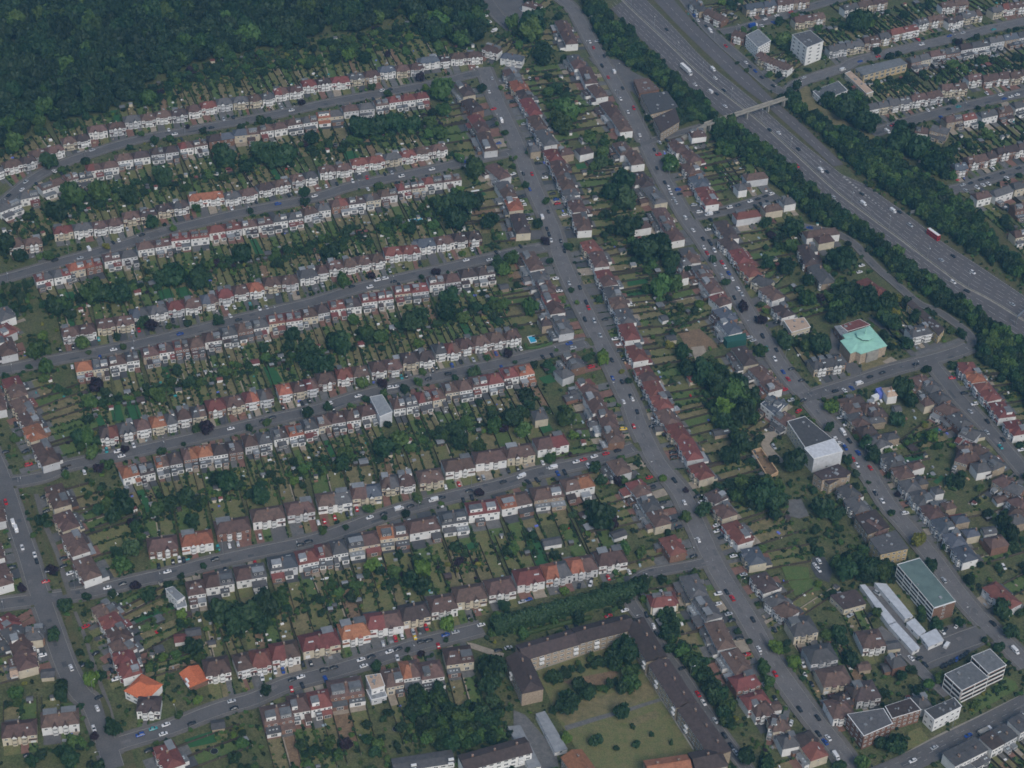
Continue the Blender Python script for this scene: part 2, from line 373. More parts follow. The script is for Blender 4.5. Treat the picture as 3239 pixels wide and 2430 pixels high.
# bank of dry grass either side
for A,B,z in ((LEp + (LEp-CEp)/np.linalg.norm(LEp-CEp,axis=1)[:,None]*9, LEp, -.2),(SRp, np.array([p+np.array([.55,.83])*7 for p in SRp]), -.205)):
    add('motorway_verge', orient(strip2(A,B,z,'verge_grass','v')).mesh('motorway_verge'), kind='structure')
add('motorway_verge', orient(strip2(rs(RE,60),np.array([nearest_on(rs(SL,150),c) for c in rs(RE,60)]),-.19,'verge_grass','v')).mesh('motorway_verge'), kind='structure')
mark([tuple(p) for p in LEp]+[tuple(p) for p in SRp[::-1]], 1)
# painted lines
mk = MB()
def dash(A,B,f,on,off,w=.22,z=-.05,t0=0,t1=1):
    A=np.array(A);B=np.array(B);P=A+(B-A)*f; n=len(P); P=P[int(n*t0):max(2,int(n*t1))]
    L=np.concatenate([[0],np.cumsum(np.linalg.norm(np.diff(P,axis=0),axis=1))]); s=0
    while s+on<L[-1]:
        q=[np.array([np.interp(x,L,P[:,0]),np.interp(x,L,P[:,1])]) for x in (s,s+on)]
        d=(q[1]-q[0]); d/=np.linalg.norm(d)+1e-9; nn=np.array([-d[1],d[0]])*w/2
        mk.faces([(*(q[0]-nn),z),(*(q[1]-nn),z),(*(q[1]+nn),z),(*(q[0]+nn),z)],[(0,1,2,3)],'road_paint'); s+=on+off
CL = CEp+(LEp-CEp)/np.linalg.norm(LEp-CEp,axis=1)[:,None]*1.6; CR = CEp+(REp-CEp)/np.linalg.norm(REp-CEp,axis=1)[:,None]*1.6
for f in (.25,.5,.75): dash(CL,LEp,f,6,3.5,.24)
dash(CL,LEp,.03,400,1,.2); dash(CL,LEp,.93,200,1,.2) if 0 else None
for f in (.25,.5,.75): dash(CR,REp,f,6,3.5,.24,t1=.62)
for f,o1,o2 in ((.17,6,3.5),(.34,6,3.5),(.5,6,3.5),(.66,2,3),(.83,6,3.5)): dash(CR,REp,f,o1,o2,.24,t0=.62)
dash(CR,REp,.02,400,1,.2); dash(CR,REp,.98,3,.5,.2)
dash(SLp,SRq,.5,5,4,.25,z=-.045); dash(SLp,SRq,.04,400,1,.2,z=-.045); dash(SLp,SRq,.96,400,1,.2,z=-.045)
m_=add('lane_marking', mk.mesh('lane_marking'), kind='stuff', parent=motorway)
# central reservation with concrete barrier
mb=MB(); N=normals(list(CEp))
for s,z in ((1,-.055),): mb=orient(strip2(CEp+np.array(N)*1.1, CEp-np.array(N)*1.1, -.055,'concrete','c'))
for i in range(len(CEp)-1):
    a,b=CEp[i],CEp[i+1]; n=N[i]*.2
    mb.faces([(*(a-n),0),(*(b-n),0),(*(b+n),0),(*(a+n),0),(*(a-n*.6),.85),(*(b-n*.6),.85),(*(b+n*.6),.85),(*(a+n*.6),.85)],[(0,1,5,4),(2,3,7,6),(4,5,6,7)],'concrete')
add('central_reservation', mb.mesh('central_reservation'), kind='structure')
# pale hatching where the slip road joins
mb=MB()
hp = rs(parse('C 1480,1235 1560,1310 1640,1370 1740,1450 1810,1510'), 16)
for i in range(15):
    a,b=hp[i],hp[i+1]; d=(b-a)/np.linalg.norm(b-a); n=np.array([-d[1],d[0]])*(.9-.05*i)
    mb.faces([(*(a-n),-.04),(*(a+d*1.6-n),-.04),(*(a+d*1.6+n),-.04),(*(a+n),-.04)],[(0,1,2,3)],'road_paint')
add('hatching', orient(mb).mesh('hatching'), kind='stuff', parent=motorway)
# street markings: centre dashes, junction mouths
mk=MB()
for nm,on,off in (('main_road',3,5),('main_avenue',2,7),('east_avenue',2,7),('church_street',2,6),('flats_lane',1,12),('high_street',2,6),('frontage_road',2,7)):
    P=np.array(ROAD[nm]['P']); dash(P,P,0,on,off,.14,z=base_z+ROAD[nm]['i']*.004+.02)
P=np.array(ROAD['main_road']['P']); Nn=np.array(normals(list(P)))
for s in (-1,1): dash(P+Nn*s*2.6,P+Nn*s*2.6,0,2,5,.14,z=base_z+ROAD['main_road']['i']*.004+.02)
for s in (-5.2,5.2): dash(P+Nn*s,P+Nn*s,0,300,1,.12,z=base_z+ROAD['main_road']['i']*.004+.02)
for nm in ('second_street','third_street','fourth_street','fifth_street','church_street','short_street'):
    for end in (0,-1):
        P=ROAD[nm]['P']; p=P[end]; d,rn,k=road_dist(p,nm)
        if d<6:
            q=P[3 if end==0 else -4]; a=(p-q)/np.linalg.norm(p-q); 
            t=ROAD[rn]['w']/2+.6; dd=road_dist(p,nm); c=p-a*(t+ (0 if dd[0]<0 else -dd[0])) ; n=np.array([-a[1],a[0]])
            for j in range(-3,1): 
                g=c+n*j*1.0; z=.0
                mk.faces([(*(g-a*.15),z),(*(g-a*.15+n*.6),z),(*(g+a*.15+n*.6),z),(*(g+a*.15),z)],[(0,1,2,3)],'road_paint')
add('road_marking', orient(mk).mesh('road_marking'), kind='stuff')
# paved and grassy areas of their own
def area(name, m, pts, z=-.02, occv=3, keep=False):
    P=parse(pts); mb=MB(); mb.faces([(p[0],p[1],z) for p in P],[tuple(range(len(P)))],m); orient(mb)
    add(name, mb.mesh(name), kind='structure')
    if occv: mark([tuple(p) for p in P], occv)
area('pavement','pale_pavement','K 860,1659 1100,1600 1500,1400 1800,1260 2300,1010 2300,960 1780,1215 1450,1370 1050,1590 800,1680',-.04)
area('pavement','pavement','K 1540,1570 1900,1385 2212,1235 2300,1180 2300,1240 1900,1430 1560,1610',-.036)
area('court_lawn','lawn_mixed','L 130,800 700,620 1020,560 1080,760 1300,1080 1560,1540 1480,1600 1100,1690 600,1690 500,1480 330,1200 250,1000 200,900',-.12,0)
area('court_lawn','lawn_dry','L 300,1060 520,1060 800,1010 1000,930 1150,900 1230,1010 1000,1110 700,1190 420,1280 330,1180',-.11,0)
area('court_lawn','lawn_dry','L 960,1240 1200,1150 1250,1200 1010,1290',-.108,0)
area('court_path','paving_grey','L 400,1290 700,1200 960,1130 1260,1040 1250,1070 960,1165 700,1240 420,1330',-.105,0)
area('court_earth','bare_earth','L 390,900 600,850 860,800 880,830 760,930 640,960 480,940',-.10,0)
area('court_path','concrete','L 130,795 780,585 782,598 150,808',-.1,0)
area('court_path','concrete','L 1065,740 1150,870 1260,1040 1540,1495 1528,1500 1240,1045 1130,870 1055,745',-.098,0)
area('yard','paving_grey','L -40,1150 60,1190 330,1500 360,1690 -40,1690',-.11,3)
area('private_drive','paving_pale','M 1760,555 1830,570 2090,655 2080,690 1950,660 1800,610',-.06)
area('car_park','asphalt','K 1330,620 1500,560 1720,470 1870,430 1900,560 1750,640 1480,760 1380,800',-.115)
area('car_park','asphalt','K 1450,440 1680,370 1720,440 1480,520',-.11)
area('garage_court','asphalt_worn','K 820,60 950,80 1310,600 1240,650 1020,380 840,110',-.12)
area('church_yard','asphalt','R 380,380 520,420 700,620 900,840 1180,760 1300,700 1200,660 1000,760 940,790 780,640 600,560 420,420',-.115)
area('church_yard','asphalt','R -40,500 60,640 150,800 330,1000 200,1090 60,900 -60,800',-.113)
area('church_yard','lawn_dry','R 290,900 560,830 740,880 620,950 340,1040',-.11)
area('church_yard','paving_pale','R 560,900 660,840 740,890 650,945',-.105)
area('crescent_island','paving_grey','R 940,790 1180,730 1450,620 1560,600 1480,720 1200,810 960,870',-.108)
area('demolition_yard','bare_earth','F 320,670 470,640 560,720 600,770 470,800 400,800',-.11)
area('yard','paving_pale','F 410,770 500,760 520,800 440,860',-.10)
area('yard','paving_pale','F 920,1370 1080,1340 1090,1370 990,1400 960,1450 1000,1500 1080,1580 960,1580 900,1450',-.10)
area('parking_yard','asphalt','B 1900,400 2150,420 2212,500 C 120,560 60,700 0,640 B 2130,640 2040,560',-.11)
area('parking_yard','asphalt','B 1180,0 1450,-10 1480,120 1440,240 1330,230 1200,60',-.14)
area('tennis_court','paving_grey','I 1090,180 1180,170 1240,290 1170,310 1090,290',-.11)
area('car_park','paving_dark','I 1260,580 1340,570 1400,680 1380,760 1290,720 1250,650',-.11)
area('dry_path','lawn_dry','C 1170,590 1240,610 1280,720 1400,790 1560,890 1710,940 1750,1000 1670,1000 1490,930 1320,840 1210,780 1160,680',-.12,1)
area('dry_path','verge_grass','C 1730,940 1820,1000 1970,1110 2212,1280 Q 610,-20 920,200 1020,310 1150,380 1310,480 1270,575 1100,470 880,300 530,20 C 1900,1130 1740,1010',-.118,1)
area('dry_path','verge_grass','Q 1470,630 1540,660 1700,850 1850,980 2050,1180 2212,1320 2300,1400 2300,1440 2000,1280 1800,1000 1640,860',-.117,1)
area('verge','verge_grass','G 135,150 190,140 230,300 290,440 345,570 370,640 325,640 270,500 215,330',.07,0)
area('verge','verge_grass','N 540,290 625,310 650,440 700,560 735,700 690,700 640,590 590,450',.07,0)
area('verge','verge_grass','N 870,1040 905,1020 960,1140 990,1270 945,1280 915,1180',.07,0)
area('verge','verge_grass','N 1060,1540 1150,1500 1200,1680 1100,1690',.07,0)
area('verge','verge_grass','G 205,130 240,300 310,450 370,580 400,700 440,850 470,840 420,690 390,570 330,430 260,290 215,125',.065,0)
area('footpath','pavement','G 235,140 285,320 345,480 405,620 445,780 475,870 510,870 480,770 435,600 380,460 318,310 268,140',.062,3)
area('footpath','pavement','N 640,290 700,440 745,570 785,700 850,900 940,1130 990,1290 1020,1290 972,1120 885,890 818,690 778,560 735,440 672,290',.062,3)
area('verge','verge_grass','R 600,1070 1100,950 1150,970 700,1110',-.1,0)
area('verge','lawn_green','K 1700,1110 2050,860 2140,900 2160,960 1750,1200',-.13,0)
area('verge','lawn_mixed','K 1200,1340 1300,1300 1400,1420 1250,1480 1180,1500',-.13,0)
area('flats_garden','lawn_mixed','K 1010,50 1090,40 1290,270 1380,400 1250,340',-.13,0)
for s in ('I 1040,640 1230,650 1240,730 1080,740','I 1090,750 1260,730 1320,810 1140,850'): area('lawn','lawn_green',s,-.07,3)
for s in ('D 870,1155 950,1140 1000,1270 900,1285','D 1840,910 1910,890 1980,1010 1895,1035','D 770,1180 840,1170 870,1280 790,1290','D 1745,20 1790,10 1850,115 1790,125','E 1540,1300 1610,1280 1660,1350 1580,1375','E 1555,985 1640,960 1680,1010 1600,1030','F -40,295 90,285 115,320 -30,345','D 1100,380 1190,355 1225,420 1120,440','D 1225,360 1300,345 1350,400 1250,425','D 660,1245 705,1240 745,1320 695,1335','B 190,1065 260,1050 300,1100 210,1120','H 1035,500 1095,470 1125,520 1050,535','B 1080,1335 1160,1320 1190,1365 1110,1380','T 1150,640 1250,560 1290,600 1200,670','D 450,385 510,380 550,440 480,450','N 1610,1410 1860,1330 1900,1430 1660,1480','B 1810,1150 1880,1140 1895,1175 1830,1185'):
    area('artificial_lawn','lawn_artificial',s,-.07,5)
for s in ('E 1475,695 1530,685 1545,735 1500,745','B 640,1535 740,1520 755,1545 655,1560','B 1080,1335 1140,1325 1145,1345 1100,1355'):
    area('pool_surround','trim_white',s,-.05,5)
for s in ('E 1482,698 1528,690 1540,730 1503,740','B 648,1537 735,1524 748,1543 660,1556'):
    P=parse(s); mb=MB(); mb.faces([(p[0],p[1],-.035) for p in P],[(0,1,2,3)],'pool_water'); orient(mb)
    o=add('swimming_pool', mb.mesh('pool')); 
    tag(o, 'blue swimming pool beside a green lawn and hedge near the middle avenue' if s[2]=='1' else 'long turquoise swimming pool in a garden near white outbuildings','swimming pool')

FPOLY=parse('A -900,-1500 -700,1250 0,1075 130,1000 240,930 330,870 430,850 560,820 700,790 880,740 960,700 1000,620 1120,570 1260,510 1360,450 1480,420 1600,410 1750,370 1900,350 2050,330 2212,260 B 60,240 200,235 330,240 450,170 570,80 640,100 720,200 850,300 1000,330 1150,310 1200,260 1150,150 1120,0 1100,-1000')
mark([tuple(p) for p in FPOLY],4,True)

# patched tarmac
mb=MB(); g_=random.Random(11)
for nm,r in ROAD.items():
    P=r['P']; N=normals(P)
    for k in range(2,len(P)-3,5):
        if g_.random()<.6:
            a=g_.uniform(-r['w']/2+.2,r['w']/2-2); b=a+g_.uniform(.8,2.6); m_='asphalt' if ROADS[r['i']][3]!='asphalt' else g_.choice(['asphalt_worn','paving_dark']); L_=g_.choice([1,1,2]); z=base_z+r['i']*.004+.0023
            q=[P[k]+N[k]*a,P[k+L_]+N[k+L_]*a,P[k+L_]+N[k+L_]*b,P[k]+N[k]*b]; mb.faces([(v[0],v[1],z) for v in q],[(0,1,2,3)],m_)
add('road_patch',orient(mb).mesh('road_patch'),kind='structure')
# ------------------------------------------------------------ shared house pieces
def window_mesh(w, h, bars=1):
    mb=MB(); mb.box(-w/2,w/2,-.06,.03,0,h,'trim_white')
    n=bars+1; g=.15
    for i in range(n):
        a=-w/2+g+i*(w-g)/n; b=-w/2+(i+1)*(w-g)/n
        mb.faces([(a,-.063,g),(b,-.063,g),(b,-.063,h-g),(a,-.063,h-g)],[(0,1,2,3)],'glass_dark')
    return mb.mesh('window')
WIN = {k: window_mesh(*k) for k in ((1.6,1.25,1),(1.1,1.25,0),(2.2,1.25,2),(3.2,2.1,3),(2.4,2.1,2),(.8,1.0,0),(2.6,1.3,2))}
mb=MB(); mb.box(-.5,.5,-.04,.03,0,2.1,'door_dark'); DOOR=mb.mesh('door')
mb=MB(); mb.box(-1.2,1.2,-.05,.03,0,2.2,'trim_white'); GDOOR=mb.mesh('garage_door')
mb=MB(); mb.box(-.38,.38,-.55,.55,-1.6,1.3,'chimney_brick'); mb.box(-.43,.43,-.6,.6,1.3,1.42,'concrete')
for y in (-.35,0,.35): mb.box(-.11,.11,y-.11,y+.11,1.42,1.8,'roof_o')
CHIM=mb.mesh('chimney')
mb=MB(); mb.box(-.5,.5,-.45,.45,0,.10,'trim_white'); mb.faces([(-.4,-.35,.105),(.4,-.35,.105),(.4,.35,.105),(-.4,.35,.105)],[(0,1,2,3)],'glass_pale'); SKYL=mb.mesh('skylight')
def bay_mesh(h, wallm='wall_white'):
    mb=MB(); P=[(-1.45,0),(-1.0,-1.05),(1.0,-1.05),(1.45,0)]
    mb.prism(P,0,h,wallm)
    for z0 in (.75, 3.45):
        if z0+1.3>h: continue
        for a,b in ((0,1),(1,2),(2,3)):
            p=Vector((*P[a],0)); q=Vector((*P[b],0)); d=(q-p); nrm=Vector((d.y,-d.x,0)).normalized()*.03; L=d.length; d.normalize()
            n=3 if L>1.5 else 1
            for i in range(n):
                s=.22+i*(L-.22)/n; e=(i+1)*(L-.22)/n
                A=p+d*s+nrm; B=p+d*e+nrm
                mb.faces([(A.x,A.y,z0+.15),(B.x,B.y,z0+.15),(B.x,B.y,z0+1.1),(A.x,A.y,z0+1.1)],[(0,1,2,3)],'glass_dark')
    return mb.mesh('bay')
BAY={m:bay_mesh(5.25,m) for m in ('wall_white','wall_cream','wall_pale')}
_cache={}
def bay_roof(style, m):
    k=(style,m)
    if k in _cache: return _cache[k]
    mb=MB()
    if style=='gable':
        mb.faces([(-1.6,-1.2,5.2),(1.6,-1.2,5.2),(0,-1.2,6.9),(-1.6,1.6,5.2),(1.6,1.6,5.2),(0,2.4,6.9)],[(0,2,5,3),(1,4,5,2),(3,5,4)],m)
        mb.faces([(-1.5,-1.15,5.2),(1.5,-1.15,5.2),(0,-1.15,6.75)],[(0,1,2)],'trim_white')
        mb.faces([(-1.45,-1.16,5.3),(-1.45,-1.22,5.3),(0,-1.22,6.9),(0,-1.16,6.9)],[(0,1,2,3)],'trim_white')
    else:
        mb.faces([(-1.55,0,5.2),(-1.1,-1.2,5.2),(1.1,-1.2,5.2),(1.55,0,5.2),(0,.9,6.3)],[(0,1,4),(1,2,4),(2,3,4)],m)
    _cache[k]=mb.mesh('bay_roof'); return _cache[k]
def slab_mesh(w,d,h,m,top=None):
    k=('slab',round(w,1),round(d,1),round(h,1),m,top)
    if k not in _cache:
        mb=MB(); mb.box(-w/2,w/2,-d/2,d/2,0,h,m); 
        if top: mb.box(-w/2-.1,w/2+.1,-d/2-.1,d/2+.1,h,h+.12,top)
        _cache[k]=mb.mesh('slab')
    return _cache[k]
def roof_piece(x0,x1,D,he,hr,m,hip0,hip1,ov=.4):
    ya,yb=-D/2-ov,D/2+ov; mb=MB()
    X0=x0-(ov if hip0 is not None else 0); X1=x1+(ov if hip1 is not None else 0)
    r0=x0+(hip0 if hip0 else (0 if hip0 is None else -ov)); r1=x1-(hip1 if hip1 else (0 if hip1 is None else -ov))
    if r0>r1: r0=r1=(r0+r1)/2
    V=[(X0,ya,he),(X1,ya,he),(X1,yb,he),(X0,yb,he),(r0,0,hr),(r1,0,hr)]
    mb.faces(V,[(0,1,5,4),(2,3,4,5),(1,2,5),(3,0,4),(3,2,1,0)],m)
    # ridge tiles, a few centimetres proud
    if r1-r0>.5: mb.box(r0,r1,-.14,.14,hr-.05,hr+.07,m)
    return mb.mesh('roof')
ROWS = {}   # row -> list of things for ordinals
CWORD={'b':'brown','d':'dark brown','r':'red','o':'orange','g':'grey','s':'slate blue','t':'tan'}
HOUSES=[]
def house(row, p0, p1, code, front, rw=None):
    """p0,p1 ground points under the ends of the ridge; front = unit-ish direction the front faces"""
    p0=np.array(p0); p1=np.array(p1); d=p1-p0; L=np.linalg.norm(d); d/=L; n=np.array([-d[1],d[0]])
    # local x along frontage, local -y = front
    if np.dot(-n, front) < 0: p0,p1=p1,p0; d=-d; n=-n; code=code[::-1]
    c=(p0+p1)/2; rz=math.atan2(d[1],d[0])
    st=row['style']; k=len(code)
    if st=='side' and L<22: L+=2.2; p0=p0-d*1.1; p1=p1+d*1.1
    Wd=L/k
    rr=random.Random(int(c[0]*37+c[1]*91))
    D=row.get('D',8.6); he=row.get('he',5.5); hr=he+row.get('rise',2.9)
    wm=rr.choices(['wall_white','wall_cream','wall_pale','wall_brick','wall_stock'], row.get('walls',(6,2,1.5,.8,.3)))[0]
    hipv=row.get('hip',2.6)
    mark_poly=[]
    low = row['name']=='x2'
    ext = st=='rear' and rr.random()<.8 or st!='rear' and rr.random()<.5
    rn=row['name']
    kind='outbuilding' if rn=='x2' else 'detached_house' if k==1 else ('victorian_terrace' if rn[0]=='t' or rn in ('a2e','a2w','a2r','a2s','s1','o2') else ('terraced_house_pair' if rn in ('r1','r2','r3','r4') else ('semi_detached_house' if k==2 else 'terraced_houses')))
    t=thing(kind,(c[0],c[1],-.1),rz,'', 'house', row['group'])
    t['_i']=0
    def pt(name,me,x,y,z,r=0,parent=None,sc=None): return add(name,me,parent or t,(x,y,z),r,scale=sc)
    mb=MB(); mb.box(-L/2,L/2,-D/2,D/2,-.35,he,wm); walls=pt('wall',mb.mesh('wall'),0,0,0)
    roofs=[]; feats=[]
    i=0
    while i<k:
        j=i
        while j+1<k and code[j+1].lower()==code[i].lower(): j+=1
        x0=-L/2+i*Wd; x1=-L/2+(j+1)*Wd
        h0=(hipv if i==0 else None); h1=(hipv if j==k-1 else None)
        ro=pt('roof',roof_piece(x0,x1,D,he,hr,'roof_'+code[i].lower(),h0,h1),0,0,0); roofs.append(ro); i=j+1
    for i in range(k):
        cx=-L/2+(i+.5)*Wd; m='roof_'+code[i].lower(); R_=roofs[min(i,len(roofs)-1)]
        inner = 1 if i%2==0 else -1     # toward the party wall
        if st in('front','side'):
            bx=cx+inner*(Wd*.22); pm=wm if wm in BAY else 'wall_white'
            pt('bay',BAY[pm],bx,-D/2,0)
            if Wd>4.2: pt('bay_roof',bay_roof('gable' if row.get('gable',0)>rr.random() else 'hip',m),bx,-D/2,0,parent=R_)
            ox=cx-inner*(Wd*.27)
            pt('window',WIN[(1.6,1.25,1)],ox,-D/2,3.5)
            if Wd>7.2 and rr.random()<.7: pt('garage_door',GDOOR,ox,-D/2,0)
            else: pt('door',DOOR,ox+.3,-D/2,0)
            if rr.random()<.5: 
                mb2=slab_mesh(Wd*.5,1.0,.25,m); pt('porch_roof',mb2,ox,-D/2-.5,2.6)
            if Wd<6 and 0: pass
        if st in('rear','side') :
            for q,(wx,kk) in enumerate(((-.24,(1.6,1.25,1)),(.2,(1.1,1.25,0)))):
                pt('window',WIN[kk],cx+wx*Wd,D/2,.9 if low else 3.5,math.pi)
            if not low and rr.random()<(.8 if st=='rear' else .8):
                e=rr.uniform(2.4,4.4); w=Wd*rr.choice([.94,.94,.6]); flat=rr.random()<.55
                ex=cx+(Wd-w)/2*rr.choice([-1,1]); em=rr.choice([wm,'wall_white','wall_brick'])
                mb=MB(); mb.box(-w/2,w/2,0,e,-.35,2.6,em)
                if flat: mb.box(-w/2-.1,w/2+.1,0.02,e+.15,2.6,2.8,rr.choice(['roof_flat','roof_flat','roof_lead','roof_g']))
                else:
                    m3=rr.choice(['roof_g','roof_d','roof_g',m,'roof_r']); mb.faces([(-w/2-.1,0,3.45),(w/2+.1,0,3.45),(w/2+.1,e+.3,2.55),(-w/2-.1,e+.3,2.55),(-w/2-.1,0,2.55),(w/2+.1,0,2.55)],[(1,0,3,2),(0,4,3),(1,2,5),(5,4,0,1)],m3)
                ep=pt('extension',mb.mesh('extension'),ex,D/2,0)
                pt('window',WIN[(3.2,2.1,3)] if w>4.5 else WIN[(2.4,2.1,2)],0,e,.1,math.pi,parent=ep)
                for q in range(rr.choice([0,0,2,3])): pt('skylight',SKYL,-w/4+q*w/4,e*.5,(2.82 if flat else 3.05),parent=ep,sc=(.8,.8,1))
            elif st=='rear' and not low: pt('window',WIN[(2.4,2.1,2)],cx,D/2,.1,math.pi)
        if st=='side' and 0: pass
        # loft conversion: box dormer on the rear slope
        up=code[i].isupper()
        if up or rr.random()<row.get('dorm',.28):
            w=Wd*rr.uniform(.55,.85); dd=D/2-1.0; dm=rr.choice(['roof_flat','wall_white',m,'roof_lead'] if not up else [m,'wall_white'])
            mb=MB(); mb.box(-w/2,w/2,.25,dd,he+.5,hr-.15,dm); mb.box(-w/2-.1,w/2+.1,.2,dd+.15,hr-.15,hr+.02,rr.choice(['roof_flat','roof_lead','roof_flat']))
            dp=pt('dormer',mb.mesh('dormer'),cx,0,0); pt('window',WIN[(1.6,1.25,1)],-w*.2,dd,he+.95,math.pi,parent=dp); feats.append('dormer')
            if w>4: pt('window',WIN[(1.1,1.25,0)],w*.28,dd,he+.95,math.pi,parent=dp)
        if rr.random()<row.get('sky',.30):
            sl=math.atan2(hr-he,D/2+.4); sgn=-1 if st=='front' or rr.random()<.6 else 1; nn=rr.choice([1,2,2,3])
            for q in range(nn):
                y=sgn*D*.2; z=hr-(abs(y))*(hr-he)/(D/2+.4)+.02
                o=pt('skylight',SKYL,cx-.9*(nn-1)/2+.9*q,y,z,parent=None,sc=(.75,.8,1)); o.rotation_euler=(-sl*sgn,0,0)
            feats.append('rooflights')
        if low: pass
        elif (i%2==0 and i+1<k):
            pt('chimney',CHIM,cx+Wd/2,rr.choice([-.6,.9]),hr-.3,parent=R_)
        elif k==1: pt('chimney',CHIM,L/2-1.2,.3,hr-.9,parent=R_)
    if st=='side':   # flank seen end-on gets a gable window
        pt('window',WIN[(.8,1.0,0)],L/2,.5,3.4,math.pi/2); pt('window',WIN[(.8,1.0,0)],-L/2,.5,3.4,-math.pi/2)
    # ordinals and label data
    ROWS.setdefault(row['name'],[]).append(dict(o=t,c=c,code=code,wall=wm,feats=feats,k=k,row=row,L=L,D=D,d=d,n=n,Wd=Wd,rr=rr,rz=rz))
    HOUSES.append(ROWS[row['name']][-1])
    q=[c-d*L/2-n*D/2,c+d*L/2-n*D/2,c+d*L/2+n*(D/2+3.5),c-d*L/2+n*(D/2+3.5)]
    mark([tuple(v) for v in q],2,False)
    return t

def seg(row, text):
    zr=row.get('he',5.5)+row.get('rise',2.9)-.1
    for line in text.split(';'):
        w=line.split()
        if not w: continue
        t=w[0]; a=w[1]; rest=w[2:]
        t2=t
        if rest[0] in TL: t2=rest[0]; rest=rest[1:]
        b=rest[0]; toks=rest[1:]
        A=tp(t,*map(float,a.split(',')),zr); B=tp(t2,*map(float,b.split(',')),zr)
        gap=row.get('gap',.7); L=np.linalg.norm(B-A); d=(B-A)/L
        # the ridge seen in the photo is shorter than the house where it is hipped
        nch=sum(len(x) for x in toks); ngap=len(toks)-1
        Wd=(L-gap*ngap)/nch; s=0
        if row['side'] in 'SNEW':
            fr={'S':(0.15,-1),'N':(-.15,1),'E':(1,0.3),'W':(-1,-.3)}[row['side']]
        for x in toks:
            e=s+Wd*len(x); house(row, A+d*s, A+d*e, x, np.array(fr)); s=e+gap

WR=(6,2,1.5,.8,.3)
def row(name, desc, side, style, **k):
    return dict(name=name, desc=desc, side=side, style=style, group=k.pop('group','houses of '+desc), **k)
r1=row('r1','the row below the forest','S','front',gable=.4,dorm=.1,D=8,walls=(7,1,1,.6,.2))
seg(r1,'''A -40,1165 5,1150 gg;A 15,1135 140,1105 bb;A 145,1105 240,1080 dd;A 205,1060 435,1005 bb bb;A 430,965 620,930 bb dd;A 612,885 742,868 bb;
A 755,863 870,848 bb;A 862,815 978,800 gg;A 985,800 1080,790 bb;A 1085,780 1305,758 bb dd;A 1310,742 1398,728 bb;A 1402,716 1508,702 rr;A 1512,692 1732,668 gg gg;A 1738,668 1912,642 bb gg;
A 1915,622 2110,592 rb bb;A 2110,565 B 100,540 rr dd;B 105,540 230,530 rr;B 225,515 332,505 gg;B 332,502 438,486 bb;B 438,467 548,455 ss;B 555,460 745,436 bb bb;B 715,405 857,387 ss;B 862,392 930,384 dd;B 940,372 1160,358 bb bb;B 1180,305 1285,338 bb;B 1300,365 1450,390 ss''')
r2=row('r2','the row below the forest-edge street','N','rear',dorm=.35,D=8)
seg(r2,'''A -20,1440 125,1385 gg;A 130,1350 260,1325 gg;A 275,1290 440,1235 bb;A 445,1225 538,1200 bb;A 545,1212 640,1195 gg;A 600,1155 820,1120 rb bb;A 805,1085 1040,1050 bb dd;A 1050,1040 1240,1015 dd dd;
A 1250,1000 1440,968 rb bb;A 1450,950 1630,922 ds;A 1632,908 1810,890 sb;A 1812,880 2000,850 bb bb;A 2003,838 2212,805 bb gb;B 5,785 180,765 og;B 185,740 400,715 bb gg;B 410,700 497,688 bb;B 503,678 780,640 rr rr rr''')
r3=row('r3','the row above the second street','S','front',gable=.3,dorm=.3,D=8)
seg(r3,'''D 165,15 285,-5 bb;A 370,1590 638,1550 rr gg;A 645,1555 850,1520 bb bb;A 855,1488 1090,1455 bb dd;A 1095,1435 1310,1395 dd gd;A 1318,1362 1560,1333 oooo;A 1565,1350 1790,1308 gg bb;
A 1800,1290 2020,1245 dd bb;A 2032,1225 2212,1192 bb gg;B 20,1165 242,1138 bb bb;B 245,1112 358,1100 rr;B 362,1098 470,1082 rr;B 474,1078 588,1060 gg;B 590,1058 690,1042 rr;B 692,1035 908,1000 bb bb''')
r4=row('r4','the row below the second street','N','rear',dorm=.4,D=8.3)
seg(r4,'''D 240,262 480,212 Rg gR;D 470,192 700,142 oO Or;D 718,122 950,82 bb gg;D 955,42 1188,5 bb bb;D 1192,-22 1455,-52 RR RR;A 1455,1585 1680,1550 rr rr;A 1685,1548 1900,1515 bb bb;A 1902,1508 2110,1478 gg gg;
A 2112,1462 B 0,1438 bb;B 2,1430 92,1418 gg;B 98,1402 215,1385 br;B 220,1385 338,1370 dd;B 340,1362 440,1346 gd;B 442,1332 558,1316 bb;B 562,1290 750,1262 rb br;B 748,1245 1008,1212 rb bB''')
r5=row('r5','the row above the third street','S','front',gable=.3,dorm=.2,D=9.3,rise=3.1)
seg(r5,'''D 430,640 660,602 bb bb;D 672,580 930,545 bb bb;D 910,512 1160,465 sg gg;D 1168,455 1400,424 rr bb;D 1404,412 1515,393 sb;D 1518,372 1622,355 rr;D 1628,346 1835,310 bb oo;D 1842,288 2080,262 bb bb;D 2088,236 2212,215 gg;
E 0,202 78,192 bb;E 82,172 280,142 bb bb;E 284,138 470,110 bb bb;E 476,76 720,52 rr rr;E 690,20 828,5 ss;E 832,2 952,-18 bb;E 955,-22 1150,-46 dd dd;D 50,20 150,0 bb''')
r6=row('r6','the row below the third street','N','rear',dorm=.4,D=9.3,rise=3.1)
